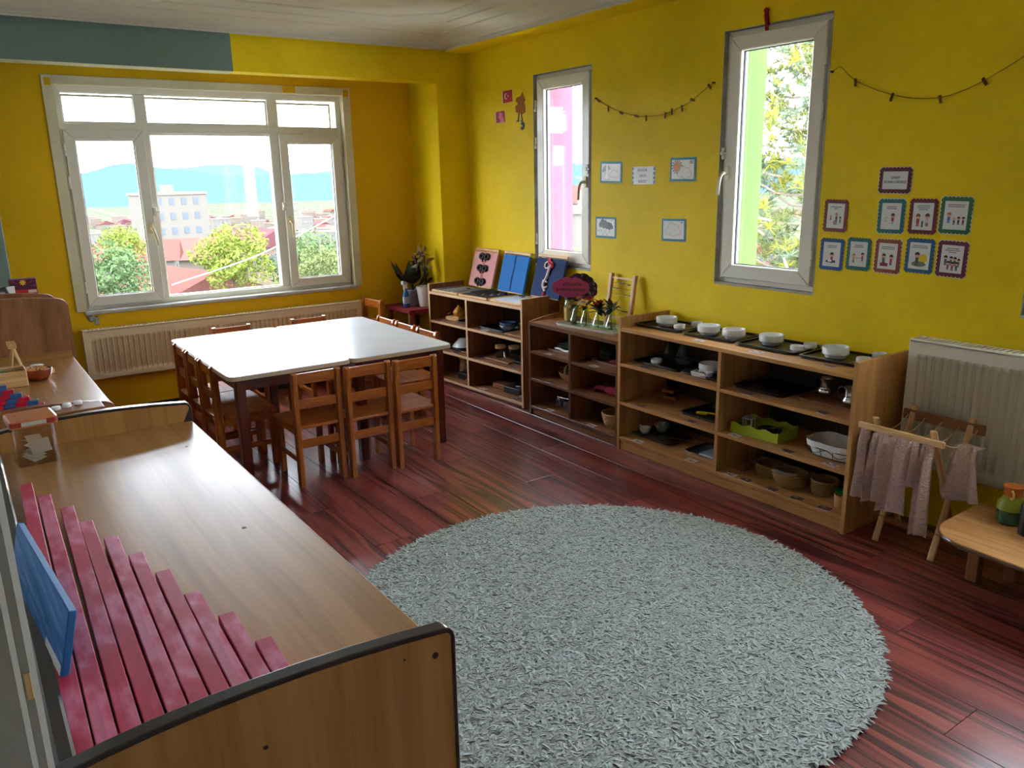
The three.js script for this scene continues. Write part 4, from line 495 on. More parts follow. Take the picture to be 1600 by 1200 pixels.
// ---------- inside the light shelf ----------
const carafe = (s = 1) => lathe([[0, 0], [0.037, 0], [0.04, 0.004], [0.038, 0.03], [0.018, 0.088], [0.0145, 0.1], [0.0165, 0.118], [0.0155, 0.118], [0.0135, 0.1], [0.017, 0.088], [0.0365, 0.03], [0.037, 0.004], [0, 0.003]].map(([r, y]) => [r * s, y * s]), 28);
const jug = () => { const t = new THREE.Group(); return t; };
{
  const T = (n, l, w, len, x, y, z, m = M.tray, lip = M.trayLip) => tray(n, l, w, len, [x, y, z], 0, m, lip);
  T('serving_tray', 'black tray in the upper left compartment of the light shelf, glass carafes on it', 0.26, 0.35, -0.2, 0.514, 2.375); small(2.345, -0.285, 'small white cup in the upper left compartment of the light shelf', 0.5195);
  solid('glass_carafe', carafe(1.1), M.vessel, 'left of two glass carafes standing in the shadow of the upper left compartment', 'carafe', [-0.11, 0.5195, 2.27]); solid('glass_carafe', carafe(1.15), M.vessel, 'right of two glass carafes standing in the shadow of the upper left compartment', 'carafe', [-0.15, 0.5195, 2.42]);
  T('serving_tray', 'black tray beside the divider in the upper left compartment of the light shelf', 0.26, 0.3, -0.2, 0.514, 2.71); big(2.655, -0.2, 0, 'large white bowl inside the upper left compartment of the light shelf', 0.5195);
  const d = thing('white_dish', 'white rectangular dish with an olive lump, in the upper left compartment', 'dish', [-0.3, 0.52, 2.69], 0.1); { const s = rrect(-0.035, -0.05, 0.035, 0.05, 0.006); const g = [bx(-0.026, 0.026, 0, 0.004, -0.04, 0.04, 0.001), bar([-0.031, 0.012, -0.045], [-0.031, 0.012, 0.045], 0.028, 0.004, [-0.4, 1, 0]), bar([0.031, 0.012, -0.045], [0.031, 0.012, 0.045], 0.028, 0.004, [0.4, 1, 0]), bar([-0.03, 0.012, -0.044], [0.03, 0.012, -0.044], 0.028, 0.004, [0, 1, -0.4]), bar([-0.03, 0.012, 0.044], [0.03, 0.012, 0.044], 0.028, 0.004, [0, 1, 0.4])]; part('body', g, M.ceramic, d); part('olive_lump', move(NG(new THREE.SphereGeometry(0.016, 10, 7)), 0, 0.014, 0).scale(1, 0.8, 1.5), std(0x6a6a2c, 0.6), d); }
  solid('teal_cup', lathe([[0, 0], [0.02, 0], [0.025, 0.05], [0.023, 0.05], [0.018, 0.004], [0, 0.004]], 24), std(0x1f9aa6, 0.35), 'teal cup half hidden by the divider in the upper left compartment', 'cup', [-0.25, 0.52, 2.785]);
  solid('wooden_block', bx(-0.03, 0.03, 0, 0.018, -0.045, 0.045, 0.003), std(0xa8642a, 0.5), 'lower orange-brown wooden block in the middle left compartment', 'block', [-0.13, 0.289, 2.32], 0.3); solid('wooden_block', bx(-0.03, 0.03, 0, 0.018, -0.04, 0.04, 0.003), std(0xa8642a, 0.5), 'upper orange-brown wooden block laid on another one', 'block', [-0.13, 0.325, 2.31], 0.2); solid('dark_dish', lathe([[0, 0], [0.03, 0], [0.04, 0.017], [0.037, 0.017], [0.028, 0.004], [0, 0.004]], 20), M.trayLip, 'dark dish between two orange-brown wooden blocks', 'dish', [-0.13, 0.3075, 2.315]);
  T('serving_tray', 'round-cornered black tray with a yellow brush, middle left compartment', 0.24, 0.3, -0.2, 0.289, 2.7); const br = thing('brush', 'small yellow brush lying on the middle black tray', 'brush', [-0.25, 0.297, 2.66], 0.4); part('head', bx(-0.014, 0.014, 0, 0.012, -0.03, 0.03, 0.003), std(0xd8b81c, 0.5), br); part('handle', bx(-0.006, 0.006, 0.006, 0.014, 0.03, 0.11, 0.003), std(0xc9a818, 0.5), br);
  solid('glass_tumbler', lathe([[0, 0], [0.026, 0], [0.03, 0.1], [0.0285, 0.1], [0.0245, 0.004], [0, 0.004]], 24), M.vessel, 'glass tumbler on the middle black tray beside the divider', 'glass', [-0.21, 0.2945, 2.79]);
  T('serving_tray', 'olive tray in the bottom left compartment with white jug and glass', 0.22, 0.32, -0.2, 0.078, 2.32, M.oliveTray, M.oliveTray); const pj = thing('white_jug', 'small white spouted bowl on the olive tray', 'jug', [-0.255, 0.083, 2.24]); part('body', lathe([[0, 0], [0.02, 0], [0.032, 0.022], [0.033, 0.038], [0.03, 0.038], [0.029, 0.022], [0.018, 0.004], [0, 0.004]], 24), M.ceramic, pj); part('spout', bar([0, 0.034, -0.028], [0, 0.042, -0.046], 0.008, 0.02), M.ceramic, pj);
  solid('white_bowl', lathe([[0, 0], [0.025, 0], [0.045, 0.045], [0.042, 0.045], [0.022, 0.005], [0, 0.005]], 28), M.ceramic, 'white bowl at the back of the olive tray', 'bowl', [-0.15, 0.083, 2.27]); solid('glass_carafe', carafe(1), M.vessel, 'glass carafe standing on the olive tray', 'carafe', [-0.205, 0.083, 2.34]); solid('metal_spoon', merge(rod([0, 0.004, 0], [0, 0.004, 0.09], 0.003), move(NG(new THREE.SphereGeometry(0.014, 10, 6)).scale(1, 0.4, 1.4), 0, 0.006, -0.01)), M.metal, 'metal spoon lying on the olive tray', 'spoon', [-0.2, 0.083, 2.43], 0.6);
  T('serving_tray', 'silver-edged grey tray at the bottom beside the divider', 0.2, 0.27, -0.21, 0.078, 2.725, std(0x5a6670, 0.3), M.metal); solid('tile_box', bx(-0.06, 0.06, 0, 0.014, -0.07, 0.07, 0.002), std(0xb8c8d8, 0.35), 'pale blue and white flat box lying on the silver-edged tray', 'box', [-0.24, 0.085, 2.76]);
  T('serving_tray', 'empty black tray in the upper right compartment of the light shelf', 0.28, 0.3, -0.19, 0.514, 3.06);
  T('wooden_tray', 'brown wooden tray under the two silver jugs', 0.2, 0.33, -0.19, 0.514, 3.42, M.walnut, M.walnut);
  for (const [x, z, l] of [[-0.16, 3.32, 'left one of two shiny silver jugs in the light shelf'], [-0.225, 3.49, 'right one of two shiny silver jugs, next to the side panel']]) { const j = thing('silver_jug', l, 'jug', [x, 0.52, z], 0, 'silver jugs'); part('body', lathe([[0, 0], [0.022, 0], [0.024, 0.004], [0.034, 0.018], [0.036, 0.03], [0.03, 0.042], [0.026, 0.048], [0.027, 0.075], [0.034, 0.092], [0.032, 0.092], [0.025, 0.076], [0.024, 0.05], [0.033, 0.03], [0.02, 0.006], [0, 0.006]], 32), M.steel, j); part('handle', tube([[0, 0.084, -0.03], [0, 0.08, -0.055], [0, 0.05, -0.06], [0, 0.026, -0.035]], 0.004, 6), M.darkMetal, j); part('spout', bar([0, 0.088, 0.028], [0, 0.093, 0.044], 0.004, 0.022), M.steel, j); }
  const pb = thing('paper_box', 'open yellow-green paper box with a wavy edge and small tools inside', 'box', [-0.26, 0.289, 3.06], 0.06), gy = std(0xa9b71c, 0.6), wave = (L, h) => { const s = new THREE.Shape(); s.moveTo(-L / 2, 0); s.lineTo(L / 2, 0); s.lineTo(L / 2, h); for (let i = 1; i <= 16; i++) { const x = L / 2 - L * i / 16; s.lineTo(x, h + 0.006 * Math.sin(i * 1.2)); } s.closePath(); return s; };
  part('front', turn(move(extrude(wave(0.27, 0.05), 0.002), 0, 0, -0.001), 0, Math.PI / 2, 0).translate(-0.075, 0, 0), gy, pb); part('back', turn(extrude(wave(0.27, 0.055), 0.002), 0, Math.PI / 2, 0).translate(0.09, 0, 0), gy, pb); for (const z of [-0.134, 0.132]) part('end', extrude(wave(0.165, 0.05), 0.002).translate(0.008, 0, z), gy, pb); part('base', bx(-0.074, 0.09, 0, 0.002, -0.132, 0.132, 0), gy, pb);
  const ln = thing('small_lantern', 'tiny pale four-legged holder standing in the yellow-green box', 'holder', [-0.28, 0.292, 2.99], 0.3); part('top', bx(-0.028, 0.028, 0.066, 0.074, -0.028, 0.028, 0.002), std(0xb9b6ae, 0.5), ln); for (const a of [-1, 1]) for (const b of [-1, 1]) part('leg', bx(a * 0.022 - 0.004, a * 0.022 + 0.004, 0, 0.066, b * 0.022 - 0.004, b * 0.022 + 0.004, 0.001), std(0xb9b6ae, 0.5), ln);
  solid('dark_glass', lathe([[0, 0], [0.028, 0], [0.03, 0.08], [0.028, 0.08], [0.026, 0.004], [0, 0.004]], 20), M.vessel, 'glass cup at the back behind the yellow-green box', 'glass', [-0.1, 0.289, 3.0]); solid('dark_cloth', move(NG(new THREE.SphereGeometry(0.05, 14, 10)).scale(0.9, 0.45, 1.5), 0, 0.022, 0), std(0x1f2430, 0.9), 'dark blue cloth bundled inside the yellow-green box', 'cloth', [-0.25, 0.292, 3.1]); solid('scissors', merge(NG(new THREE.TorusGeometry(0.014, 0.003, 6, 16)).rotateX(1.3), NG(new THREE.TorusGeometry(0.014, 0.003, 6, 16)).rotateX(1.3).translate(0, 0, 0.03), bar([0, 0, 0.015], [0.01, 0.0, -0.07], 0.004, 0.008)), M.metal, 'small metal scissors lying on the dark cloth in the yellow-green box', 'scissors', [-0.27, 0.341, 3.13], 0.8);
  // lined wire basket
  const wb = thing('wire_basket', 'dark wire basket with a folded white cloth liner', 'basket', [-0.25, 0.289, 3.463]); { const c = 0.125, a = 0.09, s = new THREE.Shape(), wl = (y0, y1, e0, e1, o) => { const g = new THREE.BufferGeometry(), P = [], n = 24, R = (k, e, y) => { const th = k / n * 6.2832, q = (Math.abs(Math.cos(th)) ** 4 + Math.abs(Math.sin(th)) ** 4) ** -0.25; return [Math.cos(th) * q * (a * e), y + o * Math.sin(k * 2.1), Math.sin(th) * q * (c * e)]; }; for (let k = 0; k < n; k++) { const p = [R(k, e0, y0), R(k + 1, e0, y0), R(k + 1, e1, y1), R(k, e1, y1)]; P.push(...p[0], ...p[1], ...p[2], ...p[0], ...p[2], ...p[3]); } g.setAttribute('position', new THREE.Float32BufferAttribute(P, 3)); g.computeVertexNormals(); return NG(g); };
    part('liner', merge(wl(0.004, 0.07, 0.8, 0.97, 0), wl(0.07, 0.072, 0.97, 1.04, 0.002), wl(0.072, 0.044, 1.04, 1.0, 0.003)), std(0xdedbd6, 0.9), wb, 'folded white cloth'); const ring = (y, e, r) => tube(Array.from({ length: 24 }, (_, k) => { const th = k / 24 * 6.2832, q = (Math.abs(Math.cos(th)) ** 4 + Math.abs(Math.sin(th)) ** 4) ** -0.25; return [Math.cos(th) * q * a * e, y, Math.sin(th) * q * c * e]; }), r, 5, 48, true);
    part('wire', merge(ring(0.004, 0.84, 0.002), ring(0.042, 0.96, 0.0018), ...Array.from({ length: 12 }, (_, k) => { const th = (k + 0.5) / 12 * 6.2832, q = (Math.abs(Math.cos(th)) ** 4 + Math.abs(Math.sin(th)) ** 4) ** -0.25; return rod([Math.cos(th) * q * a * 0.84, 0.004, Math.sin(th) * q * c * 0.84], [Math.cos(th) * q * a * 0.96, 0.042, Math.sin(th) * q * c * 0.96], 0.0015, 5); }), tube([[-a * 0.97, 0.042, -0.11], [-a * 0.98, 0.018, -0.06], [-a * 0.96, 0.04, 0], [-a * 0.95, 0.018, 0.06], [-a * 0.97, 0.042, 0.11]], 0.0015, 5)), M.black, wb); }
}
function wicker(name, label, r, h, pos, ry = 0, mat = M.wicker, flare = 1.25, sz = 1) {   // woven basket: stakes and rounds of weaving
  const t = thing(name, label, 'basket', pos, ry), n = 18, gs = [], rows = Math.round(h / 0.0075);
  for (let j = 0; j < rows; j++) { const f = j / (rows - 1), R = r * lerp(1 / flare, 1, Math.sqrt(f)), p = []; for (let k = 0; k < n * 2; k++) { const a = k / (n * 2) * 6.28318, q = R + ((k + j) % 2 ? 0.0018 : -0.0018); p.push([Math.cos(a) * q, 0.004 + f * (h - 0.008), Math.sin(a) * q * sz]); } gs.push(tube(p, 0.0042, 4, n * 4, true)); }
  part('weave', gs, mat, t); part('base', move(NG(new THREE.CylinderGeometry(r / flare, r / flare, 0.004, 24)).scale(1, 1, sz), 0, 0.002, 0), mat, t); part('rim', tube(Array.from({ length: 24 }, (_, k) => { const a = k / 24 * 6.28318; return [Math.cos(a) * r, h, Math.sin(a) * r * sz]; }), 0.006, 6, 48, true), mat, t); return t;
}
wicker('wicker_basket', 'leftmost of three wicker baskets at the bottom right of the light shelf', 0.062, 0.06, [-0.23, 0.078, 3.09]);
const wk2 = wicker('wicker_basket', 'oval wicker basket with a folded grey cloth over its rim, middle of three', 0.075, 0.065, [-0.26, 0.078, 3.235], 0, M.wicker, 1.35, 1.1); solid('grey_cloth', tube([[-0.05, 0.0, -0.06], [-0.055, 0.006, -0.03], [-0.04, -0.004, 0], [-0.05, 0.006, 0.03], [-0.03, 0.012, 0.06]], 0.012, 8).scale(1, 0.6, 1), std(0x8a8680, 0.95), 'folded grey cloth lying over the middle wicker basket', 'cloth', [-0.26, 0.146, 3.235]);
wicker('wicker_basket', 'rightmost round wicker basket in the bottom of the light shelf', 0.058, 0.07, [-0.23, 0.078, 3.4]);
solid('wooden_box', bx(-0.04, 0.04, 0, 0.03, -0.03, 0.03, 0.002), std(0x8a5a2a, 0.6), 'small wooden box beside the divider in the bottom right compartment', 'box', [-0.26, 0.078, 2.96]);
{ const t = thing('bamboo_cup', 'bamboo cup stuffed with shiny green foil at the bottom right', 'cup', [-0.3, 0.078, 3.535]); part('cup', lathe([[0, 0], [0.029, 0], [0.031, 0.058], [0.028, 0.058], [0.026, 0.004], [0, 0.004]], 24), M.wickerLight, t); const r = rng(8), gs = []; for (let i = 0; i < 26; i++) gs.push(move(turn(cbox(0.016, 0.002, 0.012, 0, 0, 0, 0.0005), r() * 3, r() * 3, r() * 3), (r() - 0.5) * 0.04, 0.058 + r() * 0.02, (r() - 0.5) * 0.04)); part('foil', gs, phys(0x0f9a3c, 0.25, { metalness: 0.6 }), t, 'crumpled green foil'); }
// ---------- on and in the brown flower shelf ----------
function leafGeo(L, W, bend = 0.3) { const s = new THREE.Shape(); s.moveTo(0, 0); s.quadraticCurveTo(W * 0.6, L * 0.35, 0, L); s.quadraticCurveTo(-W * 0.6, L * 0.35, 0, 0); const g = NG(new THREE.ShapeGeometry(s, 5)), p = g.attributes.position; for (let i = 0; i < p.count; i++) { const y = p.getY(i) / L; p.setZ(i, -bend * L * y * y - Math.abs(p.getX(i)) * 0.25); } g.computeVertexNormals(); return g; }
function petalBall(r, n, seed) { const q = rng(seed), gs = []; for (let i = 0; i < n; i++) { const f = i / n, g = leafGeo(r * (0.8 + 0.5 * f), r * 0.9, 0.5); turn(g, -0.3 - f * 1.0, 0, 0); g.rotateY(i * 2.4); g.translate(0, -r * 0.3, 0); gs.push(g); } return merge(gs); }
{
  const Y = 0.6275; tray('glass_tray', 'long pale tray under the four glass carafes', 0.15, 0.52, [-0.235, Y, 1.735], 0.1, std(0xb9b2a2, 0.2), std(0xc9c4b8, 0.2));
  const flowers = [['left one of four glass carafes, with dark red leaves', -0.235, 1.585, 0], ['second of four glass carafes, with red and white blossoms', -0.237, 1.683, 1], ['third of four glass carafes, with a red flower over dark leaves', -0.228, 1.79, 2], ['fourth glass carafe, with one white flower, next to the light shelf', -0.215, 1.893, 3]];
  const red = std(0xb0121e, 0.7), wht = std(0xe8e2d2, 0.7), plum = std(0x4a0f2a, 0.7), lf = [M.leafDark, M.leaf];
  flowers.forEach(([label, x, z, k]) => {
    solid('glass_carafe', carafe(1.06), M.vessel, label, 'carafe', [x, Y + 0.005, z], 0, 'glass carafes with flowers');
    const f = thing('flower', ['dark red leafy sprig in the leftmost carafe', 'red and white artificial flower in the second carafe', 'red artificial flower with a big dark leaf clump in the third carafe', 'white artificial flower with dark pointed leaves in the fourth carafe'][k], 'flower', [x, Y + 0.01, z], k), r = rng(20 + k);
    part('stem', tube([[0, 0, 0], [0.004, 0.06, 0], [0.002, 0.13, 0.003]], 0.0025, 5), M.leafDark, f);
    for (let i = 0; i < [10, 9, 26, 20][k]; i++) { const g = leafGeo(0.05 + r() * 0.035, 0.05, 0.4); turn(g, -0.4 - r() * 1.4, 0, 0); g.rotateY(r() * 6.28); part('leaf', move(g, 0, (k === 2 ? 0.1 : 0.115) + r() * 0.03, 0), k === 0 && i % 2 ? plum : lf[i % 2], f); }
    const heads = [[[0.0, 0.15, 0, 0.028, plum]], [[0.0, 0.15, -0.02, 0.032, wht], [0.01, 0.172, 0.02, 0.038, red]], [[0, 0.16, 0.012, 0.04, red]], [[0, 0.135, 0.024, 0.034, wht]]][k];
    heads.forEach(([a, b, c, s, m], i) => part('blossom', move(petalBall(s, 22, k * 7 + i), a, b, c), m, f));
  });
  const jr = thing('glass_jar', 'tall glass jar with amber-tinted contents behind the leftmost carafe', 'jar', [-0.19, Y, 1.475]); part('body', lathe([[0, 0], [0.045, 0], [0.05, 0.008], [0.05, 0.11], [0.036, 0.14], [0.038, 0.152], [0.036, 0.152], [0.034, 0.14], [0.047, 0.108], [0.046, 0.01], [0, 0.006]], 28), M.vessel, jr); part('filling', move(NG(new THREE.CylinderGeometry(0.043, 0.041, 0.09, 20)), 0, 0.053, 0), std(0xc89a4a, 0.8), jr); part('cap', move(NG(new THREE.CylinderGeometry(0.038, 0.038, 0.016, 20)), 0, 0.158, 0), M.darkMetal, jr);
  // cloud-shaped signs on sticks in the jar
  const cl = (w, h) => { const s = new THREE.Shape(), n = 8; for (let i = 0; i <= n * 8; i++) { const a = i / (n * 8) * 6.28318, k = 1 + 0.1 * Math.abs(Math.sin(a * n / 2)) - 0.05; const x = Math.cos(a) * w / 2 * k, y = Math.sin(a) * h / 2 * k; i ? s.lineTo(x, y) : s.moveTo(x, y); } return s; };
  const sign = (label, x, y, z, w, h, col, ry, draw) => { const t = thing('cloud_sign', label, 'sign', [x, y, z], ry); part('board', extrude(cl(w, h), 0.003, 0.0008), std(col, 0.6), t); const sg = NG(new THREE.ShapeGeometry(cl(w - 0.012, h - 0.012), 4)), p = sg.attributes.position, uv = sg.attributes.uv; for (let i = 0; i < p.count; i++) uv.setXY(i, p.getX(i) / w + 0.5, p.getY(i) / h + 0.5); part('print', move(sg, 0, 0, 0.0036), canvasMat(256, 160, draw, 0.4), t); part('stick', rod([0, -0.2 + (0.85 - y), -0.003], [0, 0, -0.003], 0.003), M.pale, t); };
  const photo = (s) => (c, W, H) => { const r = rng(s); c.fillStyle = '#241a30'; c.fillRect(0, 0, W, H); for (let i = 0; i < 60; i++) { c.fillStyle = ['#5a4258', '#18121c', '#a8887c', '#39304e', '#6a2a3c', '#c8a89a'][i % 6]; c.globalAlpha = 0.7; c.beginPath(); c.ellipse(r() * W, r() * H, 8 + r() * 18, 6 + r() * 14, r() * 3, 0, 7); c.fill(); } c.globalAlpha = 1; };
  sign('pink cloud-shaped sign with black capital lettering above the flowers', -0.2, 0.853, 1.486, 0.24, 0.125, 0xc2487e, -0.92, (c, W, H) => { c.fillStyle = '#c04078'; c.fillRect(0, 0, W, H); c.fillStyle = '#c4565a'; c.globalAlpha = 0.5; c.beginPath(); c.arc(190, 60, 60, 0, 7); c.fill(); c.globalAlpha = 1; c.fillStyle = '#2a0a1c'; c.font = 'bold 32px sans-serif'; c.textAlign = 'center'; c.fillText('VİTAMİN', 140, 66); c.fillText('KABUĞUNDA', 128, 108); });
  sign('dark photo-printed cloud sign at right behind the pink sign', -0.07, 0.832, 1.5, 0.125, 0.14, 0x1c1424, -0.8, photo(5)); sign('dark cloud sign with a pale top edge, behind and above the pink sign', -0.06, 0.868, 1.415, 0.17, 0.115, 0x2a1c34, -0.85, photo(6));
  const ld = thing('lacing_frame', 'pale wooden ladder-like frame with thin rods leaning on the yellow wall', 'frame', [-0.075, Y, 1.79], -Math.PI / 2); ld.rotation.set(0, -Math.PI / 2, 0); ld.rotateX(-0.15);
  for (const s of [-1, 1]) part('upright', bx(s * 0.105 - 0.012, s * 0.105 + 0.012, 0, 0.325, -0.012, 0.012, 0.002), M.pale, ld); part('rung', bx(-0.094, 0.094, 0.292, 0.304, -0.004, 0.004, 0.001), M.pale, ld); part('rung', bx(-0.094, 0.094, 0.05, 0.065, -0.004, 0.004, 0.001), M.pale, ld);
  for (const [x, y, w] of [[-0.065, 0.235, 0.055], [-0.02, 0.268, 0.024], [0.01, 0.267, 0.02], [0.06, 0.262, 0.018], [0.055, 0.2, 0.06], [-0.02, 0.12, 0.07], [0.05, 0.1, 0.05]]) part('thread', bx(x - w / 2, x + w / 2, y - 0.003, y + 0.003, 0, 0.005, 0.001), M.black, ld, 'short black bar'); for (const y of [0.235, 0.267, 0.2, 0.1]) part('string', rod([-0.094, y, 0], [0.094, y, 0], 0.001, 4), M.rope, ld);
  // compartments
  tray('wooden_tray', 'wooden tray with folded dark cloth, upper left of the flower shelf', 0.2, 0.3, [-0.2, 0.438, 1.5], 0, M.walnut, M.walnut); solid('dark_cloth', merge(bx(-0.07, 0.07, 0, 0.018, -0.1, 0.1, 0.008), bx(-0.06, 0.07, 0.018, 0.04, -0.09, 0.07, 0.009), bx(-0.05, 0.06, 0.04, 0.056, -0.08, 0.03, 0.007)), std(0x1c2426, 0.9), 'folded dark cloth on the wooden tray in the flower shelf', 'cloth', [-0.2, 0.444, 1.51], 0.1); solid('white_rag', tube([[-0.075, 0.01, -0.08], [-0.08, 0.016, -0.03], [-0.078, 0.008, 0.02], [-0.082, 0.014, 0.07]], 0.008, 6), M.white, 'narrow white rag along the folded dark cloth', 'cloth', [-0.2, 0.447, 1.5]);
  tray('wooden_tray', 'wooden tray with small dark boxes, upper right of the flower shelf', 0.2, 0.33, [-0.19, 0.438, 1.93], 0, M.walnut, M.walnut); for (const [z, y, l] of [[1.83, 0.444, 'lower of two stacked dark grey boxes in the flower shelf'], [1.835, 0.476, 'upper of two stacked dark grey boxes in the flower shelf']]) solid('dark_box', bx(-0.04, 0.04, 0, 0.031, -0.045, 0.045, 0.003), std(0x3a3a40, 0.5), l, 'box', [-0.18, y, z], y * 0.3); solid('red_pouch', move(NG(new THREE.SphereGeometry(0.04, 14, 8)).scale(0.7, 0.3, 1.5), 0, 0.012, 0), std(0x7a1420, 0.8), 'flat dark red pouch on the wooden tray in the flower shelf', 'pouch', [-0.24, 0.444, 1.97]);
  const bb = thing('boat_basket', 'boat-shaped wooden basket with a handle in the flower shelf', 'basket', [-0.24, 0.254, 1.545]); { const P = [], n = 20, m = 6, f = (u, v) => { const a = u * 6.28318, k = Math.sqrt(v), X = Math.cos(a) * 0.062 * (0.35 + 0.65 * k), Z = Math.sin(a) * 0.125 * (0.5 + 0.5 * k); return [X, v * (0.058 + 0.022 * Math.abs(Math.sin(a)) ** 4), Z]; }; for (let i = 0; i < n; i++) for (let j = 0; j < m; j++) { const a = f(i / n, j / m), b = f((i + 1) / n, j / m), c = f((i + 1) / n, (j + 1) / m), d = f(i / n, (j + 1) / m); P.push(...a, ...b, ...c, ...a, ...c, ...d); } const g = new THREE.BufferGeometry(); g.setAttribute('position', new THREE.Float32BufferAttribute(P, 3)); g.computeVertexNormals(); part('hull', merge(NG(g), move(NG(new THREE.CylinderGeometry(0.03, 0.03, 0.004, 20)).scale(1, 1, 2), 0, 0.002, 0)), std(0x9a6a3c, 0.6), bb); } part('handle', tube([[-0.055, 0.05, 0], [-0.045, 0.1, 0], [0, 0.125, 0], [0.045, 0.1, 0], [0.055, 0.05, 0]], 0.006, 6), M.wicker, bb); part('cloth', move(NG(new THREE.SphereGeometry(0.04, 12, 8)).scale(1, 0.7, 1.6), 0, 0.055, 0), std(0x23282a, 0.95), bb, 'dark cloth filling');
  const mi = thing('oven_mitt', 'dark red quilted mitt lying in the right middle compartment of the flower shelf', 'mitt', [-0.25, 0.254, 1.97]); part('palm', move(NG(new THREE.SphereGeometry(0.05, 18, 10)).scale(1, 0.5, 2.2), 0, 0.024, 0.02), std(0x8f0f2c, 0.85), mi); part('thumb', tube([[-0.02, 0.03, -0.05], [-0.03, 0.032, -0.1], [-0.03, 0.02, -0.135]], 0.016, 8), std(0x8f0f2c, 0.85), mi); part('loop', NG(new THREE.TorusGeometry(0.01, 0.002, 5, 12)).translate(-0.03, 0.014, -0.152), M.white, mi);
  const wb2 = thing('metal_basket', 'shiny dark metal basket with a stick lying over it, bottom left of the flower shelf', 'basket', [-0.23, 0.063, 1.56]); part('body', lathe([[0, 0], [0.055, 0], [0.065, 0.02], [0.07, 0.07], [0.068, 0.07], [0.062, 0.02], [0, 0.003]], 20).scale(1, 1, 1.4), M.darkMetal, wb2); part('stick', rod([-0.06, 0.078, -0.1], [-0.05, 0.086, 0.08], 0.004), M.metal, wb2); part('wrap', tube([[-0.06, 0.01, -0.09], [-0.068, 0.04, -0.1], [-0.06, 0.07, -0.08], [-0.07, 0.03, -0.06], [-0.064, 0.06, -0.05]], 0.009, 6), std(0x7a7880, 0.4, { metalness: 0.5 }), wb2);
  wicker('wicker_basket', 'light brown round wicker basket at the bottom right of the flower shelf', 0.085, 0.085, [-0.25, 0.063, 1.985], 0, M.wickerLight, 1.5);
}
